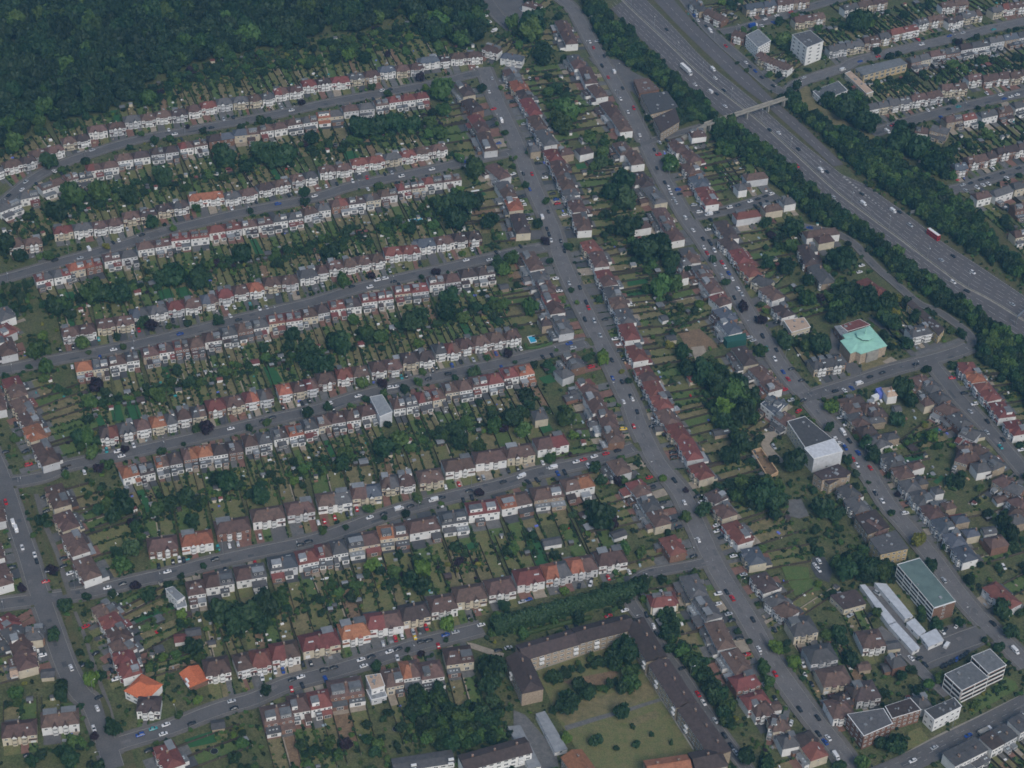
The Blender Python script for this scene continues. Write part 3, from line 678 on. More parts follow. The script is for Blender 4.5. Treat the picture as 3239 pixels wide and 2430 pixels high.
seg(r6,'''D 525,882 638,866 oo;D 642,866 750,852 sd;D 755,842 872,822 bb;D 876,812 962,798 gd;D 988,782 1100,762 bb;D 1104,752 1208,738 rd;D 1212,732 1420,700 rd bb;D 1422,678 1538,660 bb;D 1542,640 1648,622 gg;D 1652,610 1758,592 bb;D 1762,585 1868,566 gg;
D 1870,552 2105,520 RR rr;D 2108,508 2212,492 bb;E 0,480 80,466 dd;E 90,452 306,424 rr gd;E 312,402 530,374 RR RR;E 542,346 778,318 RR Rr;E 784,280 1000,252 bb bb;E 1005,232 1240,200 dd dd''')
r7=row('r7','the row above the fourth street','S','front',gable=.35,dorm=.25,D=10,rise=3.2)
seg(r7,'''D 695,1340 818,1324 dr;D 822,1315 938,1292 gg;D 942,1288 1150,1250 bb oo;D 1155,1248 1225,1234 gg;D 1232,1215 1432,1182 bb gb;D 1442,1152 1698,1104 rr bb;D 1704,1096 1900,1062 ro gb;D 1940,1042 2130,1010 oo bb;D 2134,1004 2212,990 rb;
E 2,962 128,945 bb;E 140,928 360,902 rr bb;E 378,882 590,850 bb bb;E 598,820 820,792 dd dd;E 824,758 900,745 gg;E 905,752 1000,738 rb;E 990,720 1200,682 bb bb;E 1205,678 1420,642 bb bb''')
r8=row('r8','the row below the fourth street','N','rear',dorm=.35,D=10,rise=3.1)
seg(r8,'''D 840,1622 960,1592 oo;D 965,1602 1065,1578 dd;D 1082,1546 1262,1512 ob dd;D 1272,1492 1478,1458 bo oo;D 1482,1462 1690,1430 dd dd;D 1702,1402 1890,1370 bb gg;D 1902,1352 2110,1312 gd oo;D 2114,1290 2212,1270 gg;
E 2,1262 90,1244 bb;E 96,1240 298,1208 bb bB;E 302,1192 400,1172 bb;E 530,1140 700,1112 bb GG;E 704,1098 890,1062 rb rb;E 892,1030 1078,1000 bb bb;E 1084,988 1298,952 bR rr;E 1300,928 1510,890 rr oo''')
r9=row('r9','the row above the fifth street','S','front',gable=.3,dorm=.3,rise=3.3,D=10.5,gap=2)
seg(r9,'''G 1030,465 1235,438 bb;G 1262,432 1480,400 oo;G 1505,345 1742,308 bb;G 1758,262 1982,228 bb;G 2000,215 2190,185 bb;H 5,152 240,122 bg;H 245,100 450,76 bs;H 452,25 572,15 bg;H 575,10 680,-6 bb;
E 712,1650 880,1624 bb;E 892,1572 1098,1540 bb;E 1104,1515 1320,1486 bb;E 1325,1478 1518,1450 bb;E 1534,1420 1750,1380 bR''')
r10=row('r10','the row below the fifth street','N','rear',dorm=.4,D=10.5,rise=3.2,gap=1.2)
seg(r10,'''G 1305,772 1425,752 bb;G 1428,718 1625,686 bG;G 1642,670 1852,636 bG;G 1880,600 2068,568 gs;G 2074,558 2212,530 rr;H 0,512 100,496 rb;H 104,488 208,470 gg;H 214,445 432,408 Gb;H 436,382 632,354 oB;H 640,342 852,306 bb;H 868,282 1050,256 GG;H 1056,215 1270,185 RR;H 1282,172 1492,130 ob;H 1512,112 1722,82 bB;H 1728,52 1930,10 bo''')
r11=row('r11','the row above the sixth street','S','front',gable=.4,dorm=.25,D=11.5,gap=1.6,rise=3.6)
seg(r11,'''G 1425,1322 1600,1290 bb;G 1642,1288 1748,1262 bb;G 1752,1260 1885,1240 rr;G 1892,1212 2085,1180 rb;G 2102,1152 H 150,1098 rr;H 165,1070 360,1032 oo;H 345,1002 598,968 rb;H 590,942 782,905 dd;H 792,880 972,848 bb;H 965,812 1180,778 bb;H 1192,762 1380,728 bb;H 1392,692 1582,660 rr;H 1592,652 1772,620 og;H 1762,612 1952,578 ob;H 1962,560 2160,528 bb''')
r12=row('r12','the row below the sixth street','N','rear',dorm=.45,D=11.5,gap=1.6,rise=3.6)
seg(r12,'''M -30,1160 230,1110 bb;M 200,1062 372,1032 bb;M 378,1030 560,995 rr;M 552,930 848,882 bb;M 1036,838 1188,808 bb;M 1190,762 1340,738 ob;M 1350,770 1545,738 bb;M 1570,642 1808,610 bb''')
AV=dict(D=9.6,gap=.4,dorm=.25,hip=3)
a1w=row('a1w','west side of the middle avenue','E','side',gable=.3,**AV)
seg(a1w,'''B 1010,565 1070,640 dd;B 1060,680 1130,750 dd;B 1105,790 1170,890 rb;B 1165,905 1225,1030 bb;B 1225,1135 1320,1215 bb;B 1300,1255 1360,1350 gb;B 1370,1375 1400,1440 oo;B 1410,1480 1450,1600 dd;E 1480,90 1545,195 bb;E 1550,225 1585,280 gg;E 1590,290 1625,360 bb;
E 1630,385 1690,500 rb;E 1690,540 1750,640 gg;E 1770,800 1830,880 bg;E 1870,985 1925,1060 rb;E 1925,1075 1990,1190 bb;E 2020,1200 2060,1300 bb;E 2060,1320 2100,1400 bb;F -120,1540 -60,1620 bb;I 15,30 80,110 rb;I 100,145 150,225 gg;I 160,240 215,320 bb;I 250,420 320,520 rr;I 400,690 470,820 gg;I 485,850 570,975 gg;I 575,1015 660,1180 bb;I 690,1215 780,1350 bb;I 720,1440 860,1400 rr;I 800,1570 930,1530 rr;L 2070,1110 2190,1080 bb;K 20,1215 120,1240 bb;K 280,1330 420,1520 dr''')
a1e=row('a1e','east side of the middle avenue','W','side',gable=.3,**AV)
seg(a1e,'''B 1350,470 1400,545 bg;B 1400,550 1430,610 oo;B 1440,615 1475,660 dd;B 1465,670 1540,780 rr;B 1520,795 1575,875 bb;B 1575,895 1640,985 gg;B 1640,1030 1680,1095 rr;B 1685,1110 1725,1200 bb;B 1730,1210 1770,1295 bb;B 1770,1310 1810,1370 gg;B 1810,1385 1845,1450 bb;B 1845,1480 1880,1580 bb;
E 1900,10 1950,75 rr;E 1960,85 2000,175 bb;E 2005,215 2060,305 rb;E 2065,330 2095,395 gg;E 2100,405 2135,470 bb;E 2140,485 2190,570 gg;E 2170,590 2215,685 rr;F 10,740 60,830 rr;F 70,890 130,980 rb;F 130,990 180,1080 rr;F 180,1090 235,1170 rr;F 215,1190 285,1280 bb;F 290,1290 360,1385 rr;F 375,1400 440,1520 rr;F 455,1570 520,1650 rr;I 560,100 620,150 dd;I 625,195 680,260 bb;I 690,320 790,440 rr;I 830,500 880,590 ss;I 890,680 970,780 dd;I 985,830 1040,880 gg;I 1040,890 1120,950 bb''')
a1f=row('a1f','the wide houses off the middle avenue','S','side',gable=0,D=12,rise=3,hip=4)
seg(a1f,'''I 1120,1050 1260,1020 gg;I 1240,1240 1400,1210 gg;I 1330,1400 1500,1370 bb;K 530,1110 680,1080 bb;K 800,500 960,480 bb;K 740,960 910,930 dd''')
a2w=row('a2w','west side of the eastern avenue','E','side',gable=.3,**AV)
seg(a2w,'''B 1715,130 1790,280 bb bb;B 1800,370 1850,450 gb;B 1880,450 1930,560 bb;B 1940,580 2000,650 bb;B 2030,700 2100,790 bb;B 2110,800 2170,890 bb;C 40,1190 110,1275 dd;C 120,1290 200,1390 gg;C 190,1440 250,1550 bb;C 250,1560 320,1650 bb;C -10,1040 40,1120 bb;C -90,980 -40,1050 bb;F 380,60 430,150 gb;F 470,180 520,250 gb;F 525,275 590,355 bb;F 590,385 650,440 rb;F 620,480 690,550 ss;F 650,560 720,640 ss;F 750,750 830,860 dd;F 870,890 950,970 bb;F 950,985 1000,1040 bb;F 960,1110 1050,1160 ss;F 1040,1220 1110,1270 bb''')
a2e=row('a2e','east side of the eastern avenue','W','side',gable=.3,**AV)
seg(a2e,'''C 300,970 350,1035 bb;C 380,1040 440,1100 bb;C 390,1125 440,1180 bb;C 445,1215 500,1280 ss;C 490,1295 560,1400 rr;C 620,1530 700,1640 dd;F 650,-10 720,55 dd;F 730,70 790,150 rr;F 790,165 860,240 rr;F 870,265 960,300 gg;F 940,330 1020,400 bb;F 1030,460 1090,520 dd;F 1500,1110 1560,1200 bb;F 1560,1215 1620,1290 gb;F 1690,1380 1760,1430 gg;T 640,280 730,400 gg;T 770,440 850,540 bb;T 860,590 930,690 gg;T 980,720 1070,850 gg;T 1110,880 1200,1000 bb;T 1240,1040 1330,1170 ss;T 1370,1210 1460,1330 ss;T 1480,1370 1590,1500 ss;T 480,70 560,170 gg''')
a2r=row('a2r','the wings behind the eastern terrace','S','rear',gable=0,D=6,dorm=0,he=5,rise=2,walls=(1,1,1,1,4))
seg(a2r,'''T 600,90 740,60 g;T 890,440 1030,400 b;T 960,610 1080,590 g;T 1160,720 1260,700 g;T 1280,900 1400,870 b;T 1400,1060 1560,1030 s;T 1530,1220 1680,1190 s;F 1640,1180 1720,1160 b;F 1640,1270 1760,1250 g''')
a2s=row('a2s','the villas at the church corner','S','front',gable=.8,D=10,walls=(1,3,0,0,3),rise=2.6)
seg(a2s,'''F 1250,870 1470,835 gggg;R 880,520 1110,470 ggg;F 1200,900 1250,885 g;C 310,1470 320,1471 b''' if 0 else '''F 1255,870 1470,835 gggg;R 880,525 1110,475 gggg''')
a3e=row('a3e','east side of the western avenue','W','side',gable=.2,**AV)
seg(a3e,'''D 70,965 130,1080 rb;D 120,1110 190,1200 bb;D 180,1205 230,1285 bb;D 215,1300 265,1380 oo;D 280,1420 350,1550 bb;G 370,60 430,190 bb;G 430,250 490,345 bb;G 490,390 560,520 bb;G 570,570 640,690 bb;G 700,890 760,950 bb;G 750,965 810,1040 rr;G 800,1050 860,1130 bb;G 820,1140 890,1210 bb;G 855,1220 920,1370 rr rr;N 1220,1060 1380,1060 dd;N 1430,1430 1520,1600 rr''')
a3w=row('a3w','west side of the western avenue','E','side',gable=.3,**AV)
seg(a3w,'''D 0,600 60,650 rr;D 20,690 60,790 bb;D 0,480 50,540 gg;G -30,620 20,740 bb;G 10,980 80,1040 rr;G 60,1050 110,1110 gg;G 120,1110 190,1320 bb bb;G -80,440 -40,560 bb;G -60,180 -30,300 bb;D -60,1040 -20,1180 bb''')
a3s=row('a3s','the bottom left corner','S','front',gable=.9,D=10,rise=3.2)
seg(a3s,'''N 10,1290 310,1255 bb;N 355,1200 680,1160 bb''')
m1=row('m1','the streets around the short street','S','rear',gable=0,D=8,dorm=.2)
seg(m1,'''C 410,920 510,910 bb;C 790,1220 940,1200 bb;C 730,1290 790,1280 gg;C 720,1490 890,1465 rr;C 920,1440 1040,1420 bb;C 1050,1390 1130,1375 gg;C 1210,1620 1440,1590 bb;F 1290,0 1400,-20 bb;F 1190,60 1290,50 gg;B 1460,0 1570,30 bb;B 1050,-10 1120,-20 bb''')
m2=row('m2','the flats by the motorway-side lane','W','side',gable=0,D=9,dorm=0,walls=(0,0,0,5,2))
seg(m2,'''F 1200,40 1260,170 dd;F 1280,170 1370,290 gg;F 1430,330 1560,280 g;F 1640,290 1730,350 r;I 1420,90 1480,130 gg;I 1560,160 1640,220 gg;I 1350,920 1360,921 b''' if 0 else '''F 1210,40 1260,160 ddd;F 1280,180 1370,290 ggg;F 1620,280 1740,370 rr;T 120,660 230,760 gg;T 210,800 330,930 gg;T 380,1060 560,1180 bb''')
o1=row('o1','east side of the far eastern street','W','side',gable=.3,walls=(8,1,1,0,0),**AV)
seg(o1,'''R 1545,880 1590,975 rr;R 1620,985 1690,1080 oo;R 1730,1120 1780,1190 rr;R 1790,1200 1870,1290 rr;R 1910,1345 2010,1490 rr;R 2080,1560 2180,1690 rr;K 1930,30 2130,200 rr''')
o2=row('o2','west side of the far eastern street','E','side',gable=.2,walls=(2,1,1,3,2),**AV)
seg(o2,'''R 960,1040 1050,1110 bb;R 1100,1110 1190,1190 gg;R 1190,1230 1290,1310 gg;R 1250,1370 1400,1450 bb;R 1400,1480 1540,1600 gg;T 1520,0 1660,60 gg;T 1620,200 1760,260 bb;T 1760,290 1920,420 gg;T 1930,560 2060,640 bb;T 2050,640 2180,700 gg;T 2120,800 2230,900 bb;T 2080,940 2212,980 bb;T 1460,300 1560,330 bb''')
TW=dict(D=8,gap=.4,hip=.6,dorm=.1,walls=(3,2,1,1,3),he=5.8)
t1=row('t1','the terrace along the frontage road','W','side',gable=.5,**TW)
seg(t1,'''C 440,-10 500,50 gg gg;C 530,60 640,110 bbbb;C 900,360 960,400 bb;C 960,400 1100,450 bbbb;C 720,210 790,230 bb''')
t2=row('t2','the terraces behind the white blocks','S','front',gable=.3,**TW)
seg(t2,'''C 790,30 1000,0 sss ss;C 1010,0 1230,-30 bb bb;C 1130,120 1340,85 bbb bb;C 1370,320 1610,280 ggg ggg;C 1615,265 1720,245 bb;C 1725,235 1780,225 ss;P 520,395 640,370 gg;P 650,345 960,280 rrr rrr;P 965,230 1075,200 gg;P 1085,195 1290,160 bbb;P 1310,210 1480,170 dd;P 1480,150 1700,110 ggg b;P 1830,90 1950,55 gg;P 1960,45 2300,0 rb bbb;P 410,440 520,425 bb;P 100,60 600,-40 gg bb bb;P 1240,30 1550,-20 bb bb''')
t3=row('t3','the terrace above the middle town street','S','front',gable=.3,**TW)
seg(t3,'''P 390,1215 620,1170 gg gg;P 630,1165 880,1120 gg gg;P 890,1115 1240,1045 bbb bbb;P 1245,985 1540,960 bb bb;P 1550,880 1720,850 bbb;P 1725,880 2040,830 bbb bb;P 2045,850 2300,790 bb bb''')
t4=row('t4','the rows below the white-blocks street','N','rear',gable=.0,**TW)
seg(t4,'''P 875,670 1100,620 gg gg;P 1110,600 1450,540 bbb ggg;P 1460,520 1790,465 dd ggg;P 1800,440 2300,350 gg ss gg''')
t5=row('t5','the row below the middle town street','N','rear',gable=0,**{**TW,'walls':(5,2,0,2,1)})
seg(t5,'''P 950,1475 1100,1495 bb;P 1140,1450 1340,1500 gg;P 1290,1365 1480,1330 bb;P 1490,1340 1640,1310 rr;P 1700,1310 1880,1270 gg;P 1900,1260 2060,1230 bb;P 2090,1200 2300,1150 gg;Q 1640,600 1800,560 bb;Q 1850,570 2050,500 gg;Q 2080,480 2300,430 gg;Q 2090,1040 2230,1010 bb;Q 2090,730 2300,690 bb''')
t6=row('t6','the terrace above the lower town street','S','front',gable=.2,**{**TW,'walls':(1,1,0,4,3)})
seg(t6,'''Q 1395,255 1540,230 ss;Q 1545,175 1770,130 bbb;Q 1775,125 1880,100 dd;Q 1890,70 2300,-10 ddd dd''')
x1=row('x1','the mixed houses south of the church street','S','rear',gable=0,D=8.5,dorm=.3,walls=(3,2,1,2,2))
seg(x1,'''I 120,860 310,835 rr;K 1040,700 1160,670 gg;K 690,960 800,935 dd;K 1260,1060 1380,1030 gg;K 0,1250 150,1225 bb;K 80,1400 230,1370 gg;K 560,1040 700,1010 dd;R 600,1215 710,1200 tt;R 150,1330 340,1290 dd;R 330,1400 480,1370 bb;R 0,830 120,815 gg;R 250,1560 400,1520 gg;R 420,1480 600,1440 dd;R 1020,1330 1130,1300 bb;T 300,20 480,-20 dd;T 1480,230 1640,200 bb;T 1500,310 1690,290 bb;T 1640,440 1800,410 gg;T 2050,1050 2212,1010 gg;T 1800,1320 2000,1270 bb;B 1700,1045 1790,1030 bb;B 1830,1040 1925,1020 dd;B 1490,1020 1560,1010 gg;C 0,1250 80,1230 dd;C 0,1560 120,1540 bb;F 340,150 400,140 gg;F 330,240 380,230 bb;E 1570,570 1640,560 dd;E 1700,940 1780,910 gg;E 1520,1225 1610,1210 gg;G 170,1100 290,1085 gg;L 1170,170 1370,150 rr;N 200,450 380,430 gg''')
x2=row('x2','the outbuildings among the gardens','S','rear',gable=0,D=5.5,he=2.5,rise=1.2,hip=0,dorm=0,sky=.2,walls=(3,2,2,2,2))
seg(x2,'''K 760,760 860,745 b;K 1120,560 1010,575 g;K 980,770 1060,755 g;K -10,1110 80,1095 b;R 700,1430 770,1420 g;T 1600,90 1740,60 g;T 1880,840 2000,810 b;T 1740,1200 1880,1180 g;B 1900,1130 1960,1110 g;B 2080,1090 2200,1060 gg;B 1850,965 1930,950 g;C 50,1400 140,1380 bb;C 760,1290 820,1280 g;C 280,980 350,965 b;F 240,700 300,690 g;F 570,1360 680,1340 gg;F 395,985 450,975 r;F 160,1330 250,1320 gg;F 200,560 240,550 g;E 1450,285 1520,270 gg;E 1285,340 1340,330 g;E 1780,1080 1850,1060 gg;E 1740,1120 1820,1100 g;E 1910,1300 1970,1290 g;H 2070,420 2160,390 gg;H 1590,470 1710,450 g;G 1220,1140 1300,1130 r;G 1300,1100 1400,1085 g;L 1640,520 1700,510 g;N 360,820 470,810 g;N 90,810 150,800 t;N 1850,1270 1960,1255 g''')
s1=row('s1','the flat-roofed terrace at the corner','N','rear',gable=0,D=9,he=6.5,rise=.3,hip=0,gap=.5,dorm=0,walls=(6,1,2,0,0))
seg(s1,'''K 1560,1580 1840,1440 gg gg;K 1880,1440 2100,1320 dd gg;K 2130,1290 2300,1200 gg gg''')
# ------------------------------------------------------------ house labels
def order_key(row, c):
    return -c[1] if row['side'] in 'EW' else c[0]
for nm, L_ in ROWS.items():
    r=L_[0]['row']; L_.sort(key=lambda h: order_key(r,h['c'])); far = r['side'] in 'EW'
    for i,h in enumerate(L_):
        cs=[]; 
        for ch in h['code']:
            w=CWORD[ch.lower()]
            if w not in cs: cs.append(w)
        cs=cs[:2]; col=' and '.join(cs)
        wl_={'wall_white':'white','wall_cream':'cream','wall_pale':'pale grey','wall_brick':'red-brick','wall_stock':'yellow-brick'}[h['wall']]
        kd={1:'house',2:'pair'}.get(h['k'],'terrace block')
        de=r['desc'][4:] if r['desc'].startswith('the ') else r['desc']
        lb=f"{col} roofed {wl_} {kd}, {nth(i+1)} from the {'far end' if far else 'west'}, {de}"
        if len(lb.split())>16: lb=f"{col} roofed {kd}, {nth(i+1)} from the {'far end' if far else 'west'}, {de}"
        if len(lb.split())>16: lb=f"{cs[0]} roofed {kd}, {nth(i+1)} from the {'far end' if far else 'west'}, {de}"
        h['o']['label']=lb
        h['ord']=i+1; del h['o']['_i']

# ------------------------------------------------------------ gardens, drives, fences, sheds
PATCH={}
patch_n=[0]
def patch(m, q, lo=-.42, hi=-.16):
    z=lo+(patch_n[0]%1500)*(hi-lo)/1500; patch_n[0]+=1
    PATCH.setdefault(m,MB()).faces([(v[0],v[1],z) for v in q],[(0,1,2,3)],m)
SHR=[]   # shrubs: x,y,r,kind
TREES=[] # x,y,r,kind  (x,y on the ground, r metres)
FENCE=[]; SHED=[]
used=[]
def march(p, d, mx):
    for s in range(1,int(mx)):
        o=occ(p+d*s)
        if o in (1,2,3,4): return s,o
    return mx,0
for h in HOUSES:
    rr=h['rr']; c,d,n,D,L,Wd=h['c'],h['d'],h['n'],h['D'],h['L'],h['Wd']
    if h['row']['name'] in ('x1','x2'): continue
    if h['row']['name'] in ('a2r','m2','a1f'): 
        if h['row']['name']!='a1f': continue
    for i in range(h['k']):
        x=-L/2+(i+.5)*Wd; b=c+d*x
        s0=b+n*(D/2+4.2); s,o=march(s0,n,80 if h['row']['name']=='r1' else 34)
        dep=max(2.0,(s/2 if o==2 else s-1.5))
        dep=min(dep,62 if h['row']['name']=='r1' else 30)
        # patio, lawn, rear bed
        pz=rr.uniform(1.5,4.5); pm=rr.choice(['paving_grey','paving_grey','paving_pale','paving_red','paving_dark','lawn_mixed'])
        w=Wd/2-.25
        patch(pm,[b+n*(D/2-.1)-d*w, b+n*(D/2-.1)+d*w, b+n*(D/2+3+pz)+d*w, b+n*(D/2+3+pz)-d*w][::1])
        a0=D/2+3+pz; a1=D/2+4.2+dep
        if a1-a0>4:
            lm=rr.choices(['lawn_green','lawn_mixed','lawn_dry','bare_earth','lawn_artificial'],(4,6,6,.6,.25))[0]
            wi=w+.2-rr.uniform(0,.7)*(rr.random()<.6); e=a1-rr.uniform(0,dep*.3); of=rr.uniform(-.3,.3)*(wi<w)
            patch(lm,[b+n*a0+d*(of-wi), b+n*a0+d*(of+wi), b+n*e+d*(of+wi), b+n*e+d*(of-wi)])
            if rr.random()<.2:
                px=(wi-.5)*rr.choice([-1,1])+of; patch('paving_pale',[b+n*a0+d*(px-.35),b+n*a0+d*(px+.35),b+n*(e+1)+d*(px+.35),b+n*(e+1)+d*(px-.35)],-.155,-.15)
            wild=rr.random()
            # borders along both fences
            for sgn in (-1,1):
                y=a0+rr.uniform(0,3)
                while y<a1:
                    if rr.random()<.22+.5*wild*wild:
                        r_=rr.uniform(.45,1.3); SHR.append((*(b+n*y+d*sgn*(w-rr.uniform(.2,1.3))),r_,rr.choices('dmlypf',(5,6,.5,.25,.3,3))[0]))
                    y+=rr.uniform(1.1,2.8)
            for _ in range(int(wild*wild*7)+1+int(dep>31)*14):
                y=rr.uniform(a0+(a1-a0)*.5,a1); SHR.append((*(b+n*y+d*rr.uniform(-w,w)),rr.uniform(.7,1.9),rr.choices('dmlypf',(5,5,.4,.2,.3,3))[0]))
            if rr.random()<.50 or dep>31:
                y=rr.uniform(a0+(a1-a0)*.55,a1+.5); TREES.append((*(b+n*y+d*rr.uniform(-w+.5,w-.5)),rr.uniform(1.5,3.4),rr.choices('dmlypf',(6,5,.4,.15,.3,3))[0],0))
            if rr.random()<.22 and a1-a0>8 or dep>31:
                y=rr.uniform(a0+(a1-a0)*.35,a1); TREES.append((*(b+n*y+d*rr.uniform(-w,w)),rr.uniform(2.,4.2),rr.choices('dmlf',(6,4,.4,3))[0],0))
            if rr.random()<.42 and a1-a0>7: SHED.append((b+n*(a1-1.8)+d*rr.uniform(-w+2,w-2)*.8,h,rr.uniform(1.8,2.6+ (1.8 if rr.random()<.3 else 0)),rr))
        for sgn in ((-1,1) if i==0 else (1,)):
            f0=b+n*(D/2+.5)+d*sgn*Wd/2; f1=b+n*(a1)+d*sgn*Wd/2
            if any(abs(f0[0]-u[0])+abs(f0[1]-u[1])<2.2 for u in used[-80:]): continue
            used.append(f0)
            if rr.random()<.3:
                for y_ in np.arange(1,np.linalg.norm(f1-f0),1.3): SHR.append((*(f0+(f1-f0)/np.linalg.norm(f1-f0)*y_),rr.uniform(.5,.95),rr.choice('dmmf')))
                continue
            FENCE.append((f0,f1,h,0))
        # front
        s,o=march(b-n*(D/2+1.2),-n,13); fd=s if o==1 else min(s,5)
        if fd>2:
            dm=rr.choice(['paving_grey','paving_grey','paving_red','paving_red','paving_pale','paving_dark','asphalt','asphalt','lawn_mixed'])
            full=rr.random()<.72; x0,x1=(-w,w) if full else ((-w,0) if rr.random()<.5 else (0,w))
            q=lambda u,v:b-n*v+d*u
            patch(dm,[q(x0,D/2+fd+1.2),q(x1,D/2+fd+1.2),q(x1,D/2-.1),q(x0,D/2-.1)])
            if not full:
                xa,xb=(0,w) if x0<-.1 and x1<.1 else (-w,0)
                patch(rr.choice(['lawn_green','lawn_mixed','lawn_dry']),[q(xa,D/2+fd+1.2),q(xb,D/2+fd+1.2),q(xb,D/2-.1),q(xa,D/2-.1)])
                for _ in range(rr.randint(1,5)): SHR.append((*q(rr.uniform(xa,xb),rr.uniform(D/2+1,D/2+fd)),rr.uniform(.4,1.0),rr.choices('dmlyp',(5,5,.7,.7,.3))[0]))
            if rr.random()<.5:
                for v in np.arange(D/2+2,D/2+fd,1.1): SHR.append((*q(w+.1,v),rr.uniform(.35,.7),rr.choice('ddmf')))
for m,mb in PATCH.items():
    nm={'lawn_green':'garden_lawn','lawn_mixed':'garden_lawn','lawn_dry':'garden_lawn','lawn_artificial':'garden_lawn','bare_earth':'garden_soil'}.get(m,'garden_paving')
    add(nm, orient(mb).mesh(nm), kind='structure')
mark_h = OCC.copy()

# small garden clutter: tubs, bins, furniture, cold frames - too small to tell apart
mb=MB(); g_=random.Random(21)
for h in HOUSES:
    if h['row']['name'] in ('x1','x2','a2r','m2'): continue
    for _ in range(g_.randint(1,5)):
        p=h['c']+h['d']*g_.uniform(-h['L']/2,h['L']/2)+h['n']*(h['D']/2+g_.uniform(4,22) if g_.random()<.8 else -h['D']/2-g_.uniform(1.5,6))
        if occ(p)!=0: continue
        s_=g_.uniform(.35,1.1); m=g_.choices(['trim_white','roof_lead','paving_pale','timber_new','tarpaulin_blue','wall_brick','glass_pale','paint_r','paint_c'],(5,4,3,1,.5,1,1.5,.3,.6))[0]
        a=h['rz']+g_.uniform(-.2,.2); q=[(p[0]+x*math.cos(a)-y*math.sin(a),p[1]+x*math.sin(a)+y*math.cos(a)) for x,y in ((-s_,-s_*.6),(s_,-s_*.6),(s_,s_*.6),(-s_,s_*.6))]
        mb.prism(q,-.4,g_.uniform(.0,.7),m)
add('garden_clutter',mb.mesh('garden_clutter'),kind='stuff')
# fences: the 300 nearest as things, the rest together
FENCE.sort(key=lambda f:f[0][1])
def fence_mb(mb,f0,f1,lx=None):
    d=(f1-f0); L=np.linalg.norm(d); d/=L; n=np.array([-d[1],d[0]])*.06; z0,z1=-.45,1.1
    V=[(*(f0-n),z0),(*(f1-n),z0),(*(f1+n),z0),(*(f0+n),z0),(*(f0-n),z1),(*(f1-n),z1),(*(f1+n),z1),(*(f0+n),z1)]
    mb.faces(V,[(4,5,6,7),(0,1,5,4),(1,2,6,5),(2,3,7,6),(3,0,4,7)],'timber')
fc={}
near,far_=FENCE[:295],FENCE[295:]
for f in near: fc.setdefault(f[2]['row']['name'],[]).append(f)
mb=MB(); mb.box(0,1,-.05,.05,0,1.5,'timber'); FP=mb.mesh('fence_panel')
mb=MB(); mb.box(-.07,.07,-.07,.07,0,1.65,'concrete'); FPOST=mb.mesh('post')
for nm,fl in fc.items():
    r=fl[0][2]['row']; far=r['side'] in 'EW'; fl.sort(key=lambda f:order_key(r,f[0]))
    for i,f in enumerate(fl):
        f0,f1=f[0],f[1]; d=f1-f0; L=np.linalg.norm(d); rz=math.atan2(d[1],d[0])
        de=r['desc'][4:] if r['desc'].startswith('the ') else r['desc']
        t=thing('garden_fence',(f0[0],f0[1],-.4),rz,f"timber garden fence, {nth(i+1)} from the {'far end' if far else 'west'}, {de}",'fence','garden fences')
        add('fence_panel',FP,t,(0,0,0),scale=(L,1,1))
        for q in (0,L/2,L): add('post',FPOST,t,(q,0,0))
mb=MB()
for f in far_: fence_mb(mb,f[0],f[1])
add('far_garden_fences',mb.mesh('far_garden_fences'),kind='stuff')
# sheds
sc_={}
SHED.sort(key=lambda s:s[0][1]); FARSHED=SHED[200:]; SHED=SHED[:200]
shm={}
def shed_parts(i):
    if i in shm: return shm[i]
    rm=['roof_flat','roof_lead','roof_g','roof_flat','roof_r','roof_d'][i%6]; wm=['timber','timber','wall_cream','timber','wall_white','timber'][i%6]
    mb=MB(); mb.box(-1,1,-1,1,0,2.0,wm); a=mb.mesh('wall')
    mb=MB(); mb.faces([(-1.1,-1.15,1.95),(1.1,-1.15,1.95),(1.1,1.15,1.95),(-1.1,1.15,1.95),(-1.1,0,2.5),(1.1,0,2.5)],[(0,1,5,4),(2,3,4,5),(1,2,5),(3,0,4),(3,2,1,0)],rm); b=mb.mesh('roof')
    shm[i]=(a,b,rm); return shm[i]
for s in SHED: sc_.setdefault(s[1]['row']['name'],[]).append(s)
mb=MB(); mb.box(-.4,.4,-.04,.02,0,1.8,'trim_white'); SD=mb.mesh('door')
for nm,sl in sc_.items():
    r=sl[0][1]['row']; far=r['side'] in 'EW'; sl.sort(key=lambda f:order_key(r,f[0]))
    for i,s in enumerate(sl):
        h=s[1]; k=s[3].randint(0,5); a,b,rm=shed_parts(k); w=s[2]
        de=r['desc'][4:] if r['desc'].startswith('the ') else r['desc']
        t=thing('garden_shed',(s[0][0],s[0][1],-.4),h['rz'],f"small garden shed, {nth(i+1)} shed from the {'far end' if far else 'west'}, {de}",'shed','garden sheds')
        add('wall',a,t,(0,0,0),scale=(w/2*1.1,w/2,1.05)); add('roof',b,t,(0,0,0),scale=(w/2*1.1,w/2,1.05)); add('door',SD,t,(0,-w/2-.01,0.05))
        mark([(s[0][0]-w/2,s[0][1]-w/2),(s[0][0]+w/2,s[0][1]-w/2),(s[0][0]+w/2,s[0][1]+w/2),(s[0][0]-w/2,s[0][1]+w/2)],3)

